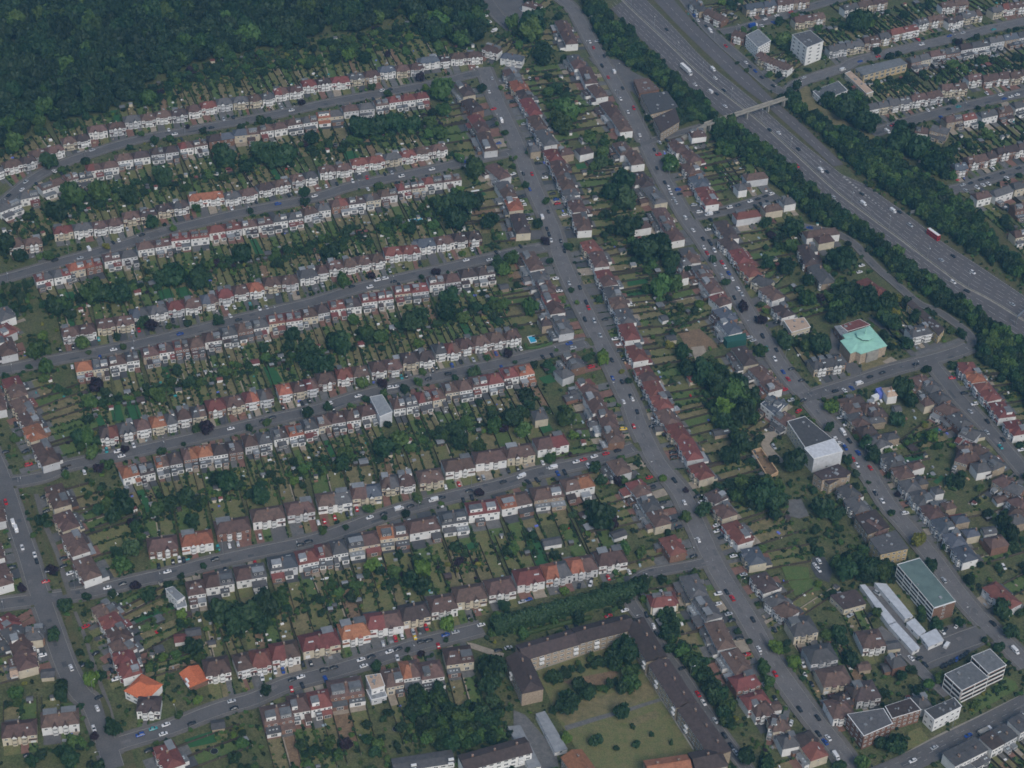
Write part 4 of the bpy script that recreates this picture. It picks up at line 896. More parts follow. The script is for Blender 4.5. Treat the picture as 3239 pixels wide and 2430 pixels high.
mb=MB()
for s in FARSHED:
    a=s[1]['rz']; w=s[2]; wm=s[3].choice(['timber','wall_cream','wall_white','timber']); rm=s[3].choice(['roof_flat','roof_lead','roof_g','roof_r'])
    for q0,q1,z0,z1,m in ((-w/2,w/2,-.4,1.8,wm),(-w/2-.15,w/2+.15,1.8,1.95,rm)):
        c_=[(s[0][0]+x*math.cos(a)-y*math.sin(a),s[0][1]+x*math.sin(a)+y*math.cos(a)) for x,y in ((q0,q0),(q1,q0),(q1,q1),(q0,q1))]; mb.prism(c_,z0,z1,m)
add('far_garden_sheds',mb.mesh('far_garden_sheds'),kind='stuff')
mb=MB(); mb.box(-.5,.5,-.5,.5,0,.5,'roof_lead'); VENT=mb.mesh('vent')
# ------------------------------------------------------------ large buildings of their own
def flats(name, label, pts, z, wallm, roofm, floors=3, par=.5, cols=3.2, win=(1.6,1.25,1), band=None, cat='flats', skip=(), group=None, wz0=.9):
    P=parse(pts, z); a=sum(P[i][0]*P[(i+1)%len(P)][1]-P[(i+1)%len(P)][0]*P[i][1] for i in range(len(P)))
    if a<0: P=P[::-1]
    c=sum(P)/len(P); t=thing(name,(c[0],c[1],-.1),0,label,cat,group)
    Q=[tuple(p-c) for p in P]
    mb=MB(); mb.prism(Q,-.4,z,wallm); add('wall',mb.mesh('wall'),t,(0,0,0))
    mb=MB(); e=[tuple(np.array(q)*(1+.35/max(3,np.linalg.norm(q)))) for q in Q]; mb.prism(e,z+.003,z+.35,'trim_white' if par else roofm); mb.prism([tuple(np.array(q)*.985) for q in Q],z+.3,z+.42,roofm)
    add('roof',mb.mesh('roof'),t,(0,0,0))
    n=len(Q); fh=(z-.4)/floors; gv=random.Random(int(c[0]*3+c[1])); EL=[np.linalg.norm(np.array(Q[(i+1)%n])-np.array(Q[i])) for i in range(n)]
    if cols<50:
        for _ in range(gv.randint(2,6)):
            u=gv.random(); w_=gv.random(); q_=np.array(Q[0])*.0+(np.array(Q[0])*(1-u)+np.array(Q[1])*u)*(1-w_)+(np.array(Q[3 if n>3 else 2])*(1-u)+np.array(Q[2])*u)*w_
            s_=gv.uniform(.6,1.8); add('roof_vent',VENT,t,(q_[0]*.8,q_[1]*.8,z+.42),gv.uniform(0,3),scale=(s_,s_*gv.uniform(.6,1.6),gv.uniform(.5,1.6)))
    for i in range(n):
        p=np.array(Q[i]); q=np.array(Q[(i+1)%n]); d=q-p; L=np.linalg.norm(d); d/=L; o=np.array([d[1],-d[0]])
        if L<3.5 or i in skip: continue
        if o[1]>.6: continue          # faces wholly away
        m=max(1,int(L/cols)); rz=math.atan2(d[1],d[0])
        if band and L>.62*max(EL):
            for f in range(floors):
                for (ww,hh,mm,dz) in ((L-.5,1.25,'glass_dark',1.0),(L-.5,1.0,'trim_white',-.1)):
                    mb=MB(); mb.box(-ww/2,ww/2,-.08 if mm=='glass_dark' else -.14,.02,0,hh,mm); cc=(p+q)/2
                    add('window_band' if mm=='glass_dark' else 'spandrel',mb.mesh('b'),t,(cc[0],cc[1],.2+f*fh+dz),rz)
            for j in range(m+1):
                cc=p+d*(.3+(L-.6)*j/m); mb=_cache.get(('mul',round(z))) 
                if mb is None:
                    b_=MB(); b_.box(-.11,.11,-.2,.03,0,z-.4,'trim_white'); mb=_cache[('mul',round(z))]=b_.mesh('mullion')
                add('mullion',mb,t,(cc[0],cc[1],.2),rz)
            continue
        for f in range(floors):
            for j in range(m):
                cc=p+d*L*(j+.5)/m; add('window',WIN[win],t,(cc[0],cc[1],.2+f*fh+wz0),rz)
    mark([tuple(x) for x in P],2); return t,c,Q
flats('apartment_block','long four-storey flats with flat green-grey roof and white banded front','K 1425,265 1612,200 J' if 0 else 'I 2112,938 1855,635 2010,590 K 1612,200',10.5,'wall_brick','roof_greenish',4,band=1,cols=7)
flats('apartment_block','flat-roofed white banded flats above the main road, nearer wing','K 1520,840 1750,735 1900,868 1668,982',9.5,'wall_brick','roof_flat',3,band=1,cols=6)
flats('apartment_block','flat-roofed white banded flats above the main road, corner wing','K 1755,685 1915,620 2055,760 1903,832',9.8,'wall_brick','roof_flat',3,band=1,cols=6)
flats('apartment_block','yellow-brick block with shallow grey roof beside the olive tree','I 1660,455 1842,395 1930,520 1738,562',8.5,'wall_yellow','roof_g',3,par=0)
flats('apartment_block','red-brick three-storey flats with dark flat roof by the main avenue','K 670,1190 980,1140 1060,1270 812,1378',9.5,'wall_brick','roof_g',3)
flats('apartment_block','brick flats with weathered patchy roof beside the dark-roofed flats','K 1000,1120 1215,1050 1308,1150 1060,1225',8.5,'wall_brick','roof_d',3)
flats('corner_building','grey-roofed building with blank white gable wall by the main road','K 1345,1155 1600,1045 1665,1120 1430,1238',8,'wall_white','roof_g',2)
flats('mansion_block','white three-storey block with blue-grey roof by the frontage road','C 797,250 882,207 968,286 880,335',9.5,'wall_white','roof_lead',4,cols=2.6,win=(1.1,1.25,0),cat='block')
flats('office_block','tall cream and white block with dark flat roof terrace','C 1120,245 1245,215 1337,290 1222,335',15,'wall_white','roof_g',5,cols=7,win=(2.6,1.3,2),cat='block')
flats('warehouse','yellow-brick flat-roofed works building with rooflights','P 240,800 760,680 850,745 345,882',6.5,'wall_yellow','roof_flat',2,par=0,cols=5,win=(3.2,2.1,3),cat='works')
flats('warehouse','white low building behind trees by the footbridge','C 1265,640 1440,570 1505,635 1335,705',4.5,'wall_white','roof_flat',1,cat='works')
flats('warehouse','long shed with cream ribbed sheet roof','P 125,860 190,830 455,1070 375,1095',4.0,'wall_cream','roof_t',1,cat='shed')
flats('hall','brown flat-roofed hall in front of the parking yard','C 10,560 110,550 190,625 50,655',5,'wall_brick','roof_b',1,par=0,cat='hall')
flats('hall','large dark grey roofed hall beside the motorway trees','C 60,665 240,640 320,750 130,800',7,'wall_stock','roof_g',2,par=0,cat='hall')
flats('hall','grey roofed block south of the large hall','C 150,830 300,760 330,850 200,930',7,'wall_stock','roof_d',2,par=0,cat='hall')
flats('apartment_block','dark flat-roofed cream-walled block joined to the wrapped building','F 1088,1292 1208,1258 1400,1415 1210,1475',8.5,'wall_cream','roof_g',3)
flats('wrapped_building','building wrapped in white scaffold sheeting beside the eastern avenue','F 1205,1478 1408,1412 1472,1500 1272,1552',10,'scaffold_sheet','scaffold_sheet',1,cols=99,cat='scaffold')
flats('house_extension','tan flat-roofed building with domed rooflight','F 1060,585 1200,565 1245,630 1115,668',4.5,'wall_cream','roof_t',1,cat='building')
flats('apartment_block','dark brown block below the wrapped building','F 1270,1650 1440,1590 1530,1650 1380,1730',7,'wall_stock','roof_d',2,par=0)
flats('bungalow','brown block with grey walls above the yellow-brick block','I 1560,300 1700,250 1800,370 1650,420',7,'wall_stock','roof_d',2,par=0,cat='building')
flats('bungalow','stock-brick block with pale roof beside the tennis yard','I 1270,-10 1480,-40 1500,20 1330,40',8,'wall_stock','roof_d',2,par=0,cat='building')
flats('substation','grey flat-roofed house beside the church street corner','F 900,1170 960,1130 1060,1180 1000,1250',6,'wall_white','roof_s',2,cat='building')
flats('flats_extension','low pale-roofed scaffolded house on the fourth street','E 378,1122 462,1106 532,1222 445,1258',7.6,'scaffold_sheet','roof_lead',1,cols=99,cat='scaffold')
flats('white_house','tall white house with flat grey roof extension on the fifth street','G 1158,805 1210,790 1290,860 1240,890',7,'wall_white','roof_lead',2,cols=2.4,win=(1.1,1.25,0),cat='house')
flats('white_house','stepped white rear block below the tall white house','G 1228,885 1290,865 1305,925 1240,940',4.5,'wall_white','roof_lead',1,cols=2.0,win=(1.1,1.25,0),cat='house')
flats('tan_roof_house','tan flat-roofed house with white walls on the sixth street','M 880,855 1005,835 1045,940 930,975',7.5,'wall_white','roof_t',2,cat='house')
flats('grey_extension','large blue-grey flat extension behind the tan-roofed house','M 885,975 1040,975 1062,1030 930,1062',3.5,'wall_pale','roof_lead',1,cat='building')
flats('red_brick_hall','red sloping flat-roofed annexe behind the copper-roofed church','R 72,482 292,408 415,472 158,548',5,'wall_brick','roof_r',1,cat='annexe')
flats('works_building','long brown-roofed brick building beside the motorway lane','R 850,230 900,185 1285,515 1215,600 1050,420',6,'wall_yellow','roof_d',2,par=0,cat='building')
flats('bungalow','grey hipped bungalow with brick drive below the tudor houses','K 520,150 740,100 830,220 640,270',4.0,'wall_cream','roof_d',1,par=0,cat='bungalow')
for lab,pts in (('longest pale-roofed garage row beside the green-roofed flats','K 905,42 1010,52 1240,330 1172,352'),('rust-patched pale garage row along the lane','K 778,62 825,58 1095,380 1028,408'),
    ('pale-roofed garage row with eight bays along the lane','K 1028,410 1095,384 1300,608 1236,640'),('short rust-streaked garage row in mid court','K 1185,392 1255,352 1350,460 1290,502'),('square pale-roofed garage block nearest the red and white van','K 1305,505 1440,442 1506,542 1378,598'),
    ('blue-grey garage row left of the yard by the brick flats','L -90,1300 20,1290 200,1640 90,1660'),('white-walled grey garage row right of the yard','L 155,1190 235,1165 430,1490 320,1520')):
    flats('garage_block',lab,pts,2.6,'wall_white','roof_sheet' if pts[0]=='K' else 'roof_lead',1,par=0,cols=99,cat='garages')
# low long flats at the bottom edge
def wing(label, p0, p1, D, he, rise, wallm, roofm, hip0=0, hip1=0, cols=3.4, floors=3, name='apartment_wing', chim=9):
    z=he+rise; A=parse(p0,z)[0]; B=parse(p1,z)[0]; d=B-A; L=np.linalg.norm(d); d/=L; n=np.array([-d[1],d[0]]); c=(A+B)/2; rz=math.atan2(d[1],d[0])
    t=thing(name,(c[0],c[1],-.1),rz,label,'flats','long brick flats around the court')
    mb=MB(); mb.box(-L/2,L/2,-D/2,D/2,-.4,he,wallm); add('wall',mb.mesh('wall'),t,(0,0,0))
    R_=add('roof',roof_piece(-L/2,L/2,D,he,he+rise,roofm,hip0,hip1),t,(0,0,0))
    m=int(L/cols); fh=he/floors
    for s,r in ((-1,0),(1,math.pi)):
        for f in range(floors):
            for j in range(m):
                big=(j%5==2); add('balcony' if 0 else 'window',WIN[(2.6,1.3,2)] if big else WIN[(2.2,1.25,2)],t,(-L/2+L*(j+.5)/m,s*D/2,f*fh+.9),r)
    mbp=_cache.setdefault('bal',slab_mesh(2.6,1.0,.9,'trim_white'))
    for j in range(m):
        if j%5==2:
            for f in (1,2): add('balcony',mbp,t,(-L/2+L*(j+.5)/m,-D/2-.5,f*fh-.1))
    k=int(L/chim)
    for j in range(k): add('chimney',CHIM,R_,(-L/2+L*(j+.5)/k,.8,he+rise-.3),math.pi/2)
    q=[c-d*L/2-n*D/2,c+d*L/2-n*D/2,c+d*L/2+n*D/2,c-d*L/2+n*D/2]; mark([tuple(v) for v in q],2); return t
wing('long dark-roofed brick wing, west half of the upper side','L 20,615','L 500,478',11,8.6,2.8,'wall_stock','roof_d',hip0=0,hip1=0)
wing('long dark-roofed brick wing, east half of the upper side','L 505,468','L 985,345',11,9.0,2.8,'wall_stock','roof_d')
wing('dark-roofed brick wing at the head of the flats lane','L 1010,325','L 1215,670',11,9.0,2.8,'wall_stock','roof_d',hip0=4)
wing('dark-roofed brick wing with white vent, middle of the lane side','L 1235,700','L 1475,1070',11,8.8,2.8,'wall_stock','roof_d')
wing('dark-roofed brick wing near the lower end of the lane','L 1490,1090','L 1780,1500',11,8.6,2.8,'wall_stock','roof_d')
wing('dark-roofed brick wing down the left of the court','L -10,640','L 130,950',11,8.6,2.8,'wall_stock','roof_d',hip1=4)
wing('orange-red roofed wing at the bottom of the court','L 1130,1640','L 1500,1585',11,8.0,2.6,'wall_stock','roof_o')
wing('dark-roofed brick end block at the foot of the lane','L 1530,1575','L 1800,1520',12,8.6,2.8,'wall_stock','roof_d',hip1=4)
wing('orange-red roofed wing at the bottom left of the court','L 470,1500','L 640,1740',11,7,2.6,'wall_stock','roof_o')
wing('long brown-roofed flats at the bottom edge','M 1720,1590','M 2300,1430',10,7.5,2,'wall_white','roof_d')
wing('large brown-tiled building left of the garage yard','M 1120,1625','M 1640,1545',8,3,.8,'wall_white','roof_g',chim=99,floors=1) if 1 else None
# orange-roofed pair of buildings at the western avenue
wing('bright orange-roofed house with white dormers on the western avenue','N 1160,870','N 1340,960',13,5.2,3.2,'wall_white','roof_v',hip0=4,hip1=4,chim=99,floors=2,name='orange_house')
wing('detached orange-roofed annexe in the middle of the block','N 1650,770','N 1740,890',10,3.2,2,'wall_brick','roof_v',chim=99,floors=1,name='orange_annexe')
for o in list(COL.objects):
    if o.get('group')=='long brick flats around the court' and 'court' not in o['label'] and 'lane' not in o['label'] and 'wing' not in o['label']: del o['group']

# church with a green copper roof
z=7.5
CH=parse('R 330,520 410,490 500,590 608,715 310,810 252,780 190,803 75,660 130,635 100,592',z); c=sum(CH)/len(CH)
t=thing('church',(c[0],c[1],-.1),0,'church with pale green copper roof and octagonal lantern above brick walls','church')
Q=[tuple(p-c) for p in CH]
mb=MB(); mb.prism(Q,-.4,z-.1,'wall_stock'); add('wall',mb.mesh('wall'),t,(0,0,0))
mb=MB(); mb.prism([tuple(np.array(q)*1.03) for q in Q],z-.1,z+.35,'copper_green')
a=sum(Q[i][0]*Q[(i+1)%len(Q)][1]-Q[(i+1)%len(Q)][0]*Q[i][1] for i in range(len(Q)))
QQ=Q if a>0 else Q[::-1]; n=len(QQ); V=[(*(np.array(q)*1.03),z+.36) for q in QQ]+[(*(np.array(q)*.4),z+1.5) for q in QQ]
mb.faces(V,[(i,(i+1)%n,n+(i+1)%n,n+i) for i in range(n)]+[tuple(range(n,2*n))],'copper_green'); roof=add('roof',mb.mesh('roof'),t,(0,0,0))
lc=parse('R 355,610',z+1.5)[0]-c
oc=lambda r,zz,k=8:[(r*math.cos(i*math.tau/k+.39),r*math.sin(i*math.tau/k+.39)) for i in range(k)]
mb=MB(); mb.prism(oc(4.6,0),0,1.5,'glass_dark'); L8=add('lantern',mb.mesh('lantern'),roof,(lc[0],lc[1],z+1.3))
mb=MB(); P8=oc(5.6,0); mb.faces([(x,y,1.5) for x,y in P8]+[(0,0,2.6)],[(i,(i+1)%8,8) for i in range(8)]+[tuple(range(7,-1,-1))],'copper_green'); 
add('lantern_roof',mb.mesh('lantern_roof'),roof,(lc[0],lc[1],z+1.3))
mb=MB(); mb.faces([(-.35,-.35,0),(.35,-.35,0),(.35,.35,0),(-.35,.35,0),(0,0,6.5)],[(0,1,4),(1,2,4),(2,3,4),(3,0,4)],'copper_green'); add('spire',mb.mesh('spire'),roof,(lc[0],lc[1],z+3.8))
pa=parse('R 370,870 505,820',0)[0:2]; pm=(parse('R 445,800',z-.3)[0]-c)
d=parse('R 515,745',z)[0]-parse('R 380,790',z)[0]; L=np.linalg.norm(d); mb=MB(); mb.box(-L/2,L/2,-.7,.5,-.3,z-.4,'concrete'); add('entrance_panel',mb.mesh('entrance_panel'),t,(*( (parse('R 448,768',z)[0]-c)-np.array([0,.3])),0),math.atan2(d[1],d[0]))
mark([tuple(p) for p in CH],2)
flats('church_hall','grey flat-roofed side hall left of the copper-roofed church','R 0,492 62,482 158,560 110,640',5,'wall_brick','roof_lead',1,par=0,cols=4,cat='hall')
# footbridge
A=parse('C 520,870',6)[0]; B=parse('C 1078,688',6)[0]; d=B-A; L=np.linalg.norm(d); rz=math.atan2(d[1],d[0])
t=thing('footbridge',(A[0],A[1],0),rz,'long concrete footbridge crossing the motorway and slip road','footbridge')
mb=MB(); mb.box(-1,L,-1.7,1.7,5.4,6.0,'pale_pavement'); add('deck',mb.mesh('deck'),t,(0,0,0))
for s in (-1,1):
    mb=MB(); mb.box(-1,L,s*1.7-.08,s*1.7+.08,6.0,7.1,'concrete'); add('parapet',mb.mesh('parapet'),t,(0,0,0))
for f in (.04,.50,.77,.97):
    mb=MB(); mb.box(-.5,.5,-1.3,1.3,-.3,5.4,'concrete'); add('pier',mb.mesh('pier'),t,(L*f,0,0))
mb=MB(); mb.faces([(-26,-1.6,0),(-1,-1.6,6),(-1,1.6,6),(-26,1.6,0),(-26,-1.6,-.3),(-1,-1.6,-.3),(-1,1.6,-.3),(-26,1.6,-.3)],[(0,1,2,3),(4,5,1,0),(2,6,7,3),(5,6,2,1)],'pale_pavement'); add('ramp',mb.mesh('ramp'),t,(0,0,0))
# sign gantries and lamp columns on the motorway
def pole(mb,h,m='metal_grey',r=.09): mb.box(-r,r,-r,r,0,h,m)
mb=MB(); pole(mb,7.5); LP=mb.mesh('pole'); mb=MB(); mb.box(-.06,.06,-1.6,.1,7.4,7.52,'metal_grey'); LA=mb.mesh('arm'); mb=MB(); mb.box(-.16,.16,-2.3,-1.5,7.34,7.5,'trim_white'); LH=mb.mesh('lamp_head')
def lamp(p,rz,label,grp,s=1.0):
    t=thing('street_lamp',(p[0],p[1],-.05),rz,label,'street lamp',grp); add('pole',LP,t,(0,0,0),scale=(s,s,s)); add('arm',LA,t,(0,0,0),scale=(s,s,s)); add('lamp_head',LH,t,(0,0,0),scale=(s,s,s)); return t
for nm in [r[0] for r in ROADS if r[0] not in ('garage_lane','car_park_road','cul_de_sac','footbridge_street','motorway_lane')]:
    r=ROAD[nm]; P=r['P']; N=normals(P); k=0; i=4; ls=[]
    while i<len(P)-3:
        s=1 if k%2 else -1; p=P[i]+N[i]*s*(r['w']/2+.6)
        if road_dist(p,nm)[0]>2 and GY0<p[1]<1400 and abs(p[0])<420: ls.append((p, math.atan2(N[i][1],N[i][0])+ (math.pi/2 if s<0 else -math.pi/2)+math.pi))
        k+=1; i+=13
    ax = abs(P[-1][0]-P[0][0])>abs(P[-1][1]-P[0][1]); ls.sort(key=lambda q:q[0][0] if ax else -q[0][1])
    for i,(p,a) in enumerate(ls): lamp(p,a,f"grey street lamp on {r['words']}, {nth(i+1)} from the {'west' if ax else 'far end'}",'street lamps')
for i,q in enumerate(range(6,NM-6,9)): lamp(CEp[q],i%2*math.pi,f"tall lamp column in the motorway central reservation, {nth(i+1)} from the far end",'motorway lamps',1.35)
gA=parse('R 2110,480',0)[0]; gB=parse('R 2320,300',0)[0]
t=thing('sign_gantry',(gA[0],gA[1],0),math.atan2(*(gB-gA)[::-1]),'pale sign gantry at the right edge of the motorway','gantry'); Lg=np.linalg.norm(gB-gA)
for x in (0,Lg): 
    mb=MB(); mb.box(-.25,.25,-.25,.25,-.3,6.5,'metal_grey'); add('post',mb.mesh('post'),t,(x,0,0))
mb=MB(); mb.box(-.3,Lg+.3,-.5,.5,6.2,7.2,'metal_grey'); add('beam',mb.mesh('beam'),t,(0,0,0))
p=parse('Q 915,820',2)[0]; t=thing('road_sign',(p[0],p[1],-.2),.4,'grey-backed road sign at the edge of the motorway trees','sign')
for x in(-1.2,1.2):
    mb=MB(); mb.box(-.08,.08,-.08,.08,0,2,'metal_grey'); add('post',mb.mesh('post'),t,(x,.1,0))
mb=MB(); mb.box(-1.8,1.8,-.04,.04,1.6,4.2,'metal_grey'); add('panel',mb.mesh('panel'),t,(0,0,0))
# building site west of the eastern avenue
P=parse('F 835,1490 900,1475 1020,1640 950,1680',2.2); c=sum(P)/4; t=thing('building_frame',(c[0],c[1],-.1),0,'unfinished timber-framed single-storey building on the building plot','building site')
mb=MB()
for i in range(4):
    a=P[i]-c; b=P[(i+1)%4]-c; d=(b-a)/np.linalg.norm(b-a); n=np.array([-d[1],d[0]])*.3
    mb.faces([(*(a-n),0),(*(b-n),0),(*(b+n),0),(*(a+n),0),(*(a-n),2.4),(*(b-n),2.4),(*(b+n),2.4),(*(a+n),2.4)],[(0,1,5,4),(1,2,6,5),(2,3,7,6),(3,0,4,7),(4,5,6,7)],'timber_new')
add('wall',mb.mesh('wall'),t,(0,0,0)); mb=MB(); mb.faces([(*((p-c)*.93),.3) for p in P],[(0,1,2,3)],'bare_earth'); add('floor_slab',orient(mb).mesh('floor_slab'),t,(0,0,0)); mark([tuple(p) for p in P],2)
# blue tarpaulin, green boarded gable, trampolines etc.
def prop(name,label,cat,pts,z,m,h=.3):
    P=parse(pts,z); c=sum(P)/len(P); mb=MB(); mb.prism([tuple(p-c) for p in P],-h,0,m); o=add(name,mb.mesh(name),None,(c[0],c[1],z)); tag(o,label,cat); return o
prop('tarpaulin','blue-violet tarpaulin over a roof on the church street','tarpaulin','R 480,1215 545,1195 580,1265 530,1290',3.5,'tarpaulin_blue',3.6)
prop('white_marquee','white flat canopy beside the blue tarpaulin','canopy','R 430,1295 530,1255 545,1290 470,1330',2.8,'trim_white',2.9)
prop('green_hoarding','dark green boarded gable end of the slate-roofed house','hoarding','F 640,700 795,670 800,720 665,735',4.5,'green_boards',4.8)
mb=MB(); mb.prism(oc(1.7,0,12),.7,.8,'rubber'); mb.prism(oc(1.9,0,12),.62,.7,'metal_grey')
for q in range(4): a=q*math.pi/2; mb.box(1.7*math.cos(a)-.04,1.7*math.cos(a)+.04,1.7*math.sin(a)-.04,1.7*math.sin(a)+.04,-.0,.65,'metal_grey')
TR=mb.mesh('trampoline')
for i,(s,l) in enumerate((('M 1145,1320','above the bottom row of gardens'),('E 1480,1150','near the white-walled play lawn'),('H 1105,620','in the long gardens above the sixth street'),('N 1875,1515','with pale rim at the bottom left gardens'),('F 240,430','beside the artificial lawn by the middle avenue'))):
    p=parse(s)[0]; o=add('trampoline',TR,None,(p[0],p[1],-.35)); tag(o,'round black trampoline '+l,'trampoline')
# ------------------------------------------------------------ vehicles
def wheels_mesh():
    mb=MB(); k=10; r=.33
    V=[(r*math.cos(i*math.tau/k),-.11,r*math.sin(i*math.tau/k)) for i in range(k)]+[(r*math.cos(i*math.tau/k),.11,r*math.sin(i*math.tau/k)) for i in range(k)]
    mb.faces(V,[(i,(i+1)%k,k+(i+1)%k,k+i)[::-1] for i in range(k)]+[tuple(range(k)),tuple(range(2*k-1,k-1,-1))],'rubber'); 
    V=[(r*.55*math.cos(i*math.tau/k),s*.115,r*.55*math.sin(i*math.tau/k)) for s in(-1,1) for i in range(k)]
    mb.faces(V,[tuple(range(k)),tuple(range(2*k-1,k-1,-1))],'metal_grey'); return mb.mesh('wheel')
WH=wheels_mesh()
def loft(mb,secs,m,cap=True):   # sections: list of (x, [(y,z)...]) closed loops
    n=len(secs[0][1]); V=[(x,y,z) for x,s in secs for y,z in s]; F=[]
    for i in range(len(secs)-1):
        for j in range(n): F.append((i*n+j,i*n+(j+1)%n,(i+1)*n+(j+1)%n,(i+1)*n+j))
    if cap: F+= [tuple(range(n-1,-1,-1)), tuple((len(secs)-1)*n+j for j in range(n))]
    mb.faces(V,F,m)
def sec(w,z0,z1,b=.12): return [(-w+b*.5,z0),(w-b*.5,z0),(w,z0+b),(w,z1-b*1.5),(w-b*1.6,z1),(-w+b*1.6,z1),(-w,z1-b*1.5),(-w,z0+b)]
CARM={}
def car_meshes(col,typ):
    if (col,typ) in CARM: return CARM[(col,typ)]
    m='paint_'+col
    if typ=='car':
        b=MB(); loft(b,[(-2.15,sec(.78,.32,.78)),(-1.9,sec(.88,.22,.90)),(-.9,sec(.9,.2,.93)),(.9,sec(.9,.2,.90)),(1.75,sec(.87,.22,.78)),(2.12,sec(.76,.3,.62))],m)
        g=MB(); loft(g,[(-1.55,sec(.74,.85,.95,.05)),(-1.05,sec(.68,.85,1.42,.1)),(.25,sec(.68,.85,1.42,.1)),(1.05,sec(.76,.85,.95,.05))],'glass_dark')
        r=MB(); r.box(-1.08,.25,-.58,.58,1.40,1.46,m); out=(b.mesh('body'),g.mesh('windows'),r.mesh('car_roof'),1.35,.82)
    elif typ=='suv':
        b=MB(); loft(b,[(-2.25,sec(.82,.35,1.0)),(-2.0,sec(.93,.28,1.05)),(.9,sec(.95,.25,1.05)),(1.8,sec(.92,.28,.98)),(2.2,sec(.82,.35,.8))],m)
        g=MB(); loft(g,[(-2.1,sec(.8,1.0,1.1,.05)),(-1.8,sec(.76,1.0,1.64,.1)),(.3,sec(.76,1.0,1.64,.1)),(1.15,sec(.82,1.0,1.1,.05))],'glass_dark')
        r=MB(); r.box(-1.8,.3,-.66,.66,1.62,1.68,m); out=(b.mesh('body'),g.mesh('windows'),r.mesh('car_roof'),1.4,.86)
    else:
        b=MB(); loft(b,[(-2.7,sec(.95,.35,2.15)),(-2.6,sec(1.0,.3,2.25)),(1.2,sec(1.0,.3,2.2)),(1.9,sec(.97,.3,1.3)),(2.65,sec(.85,.35,.95))],m)
        g=MB(); g.faces([(1.28,-.78,2.05),(1.28,.78,2.05),(1.93,.82,1.33),(1.93,-.82,1.33)],[(0,3,2,1)],'glass_dark')
        for s in(-1,1): g.box(.3,1.4,s*.99-.02,s*.99+.02,1.3,1.9,'glass_dark')
        r=MB(); r.box(-2.4,1.0,-.8,.8,2.2,2.26,m); out=(b.mesh('body'),g.mesh('windows'),r.mesh('van_roof'),1.7,.9)
    CARM[(col,typ)]=out; return out
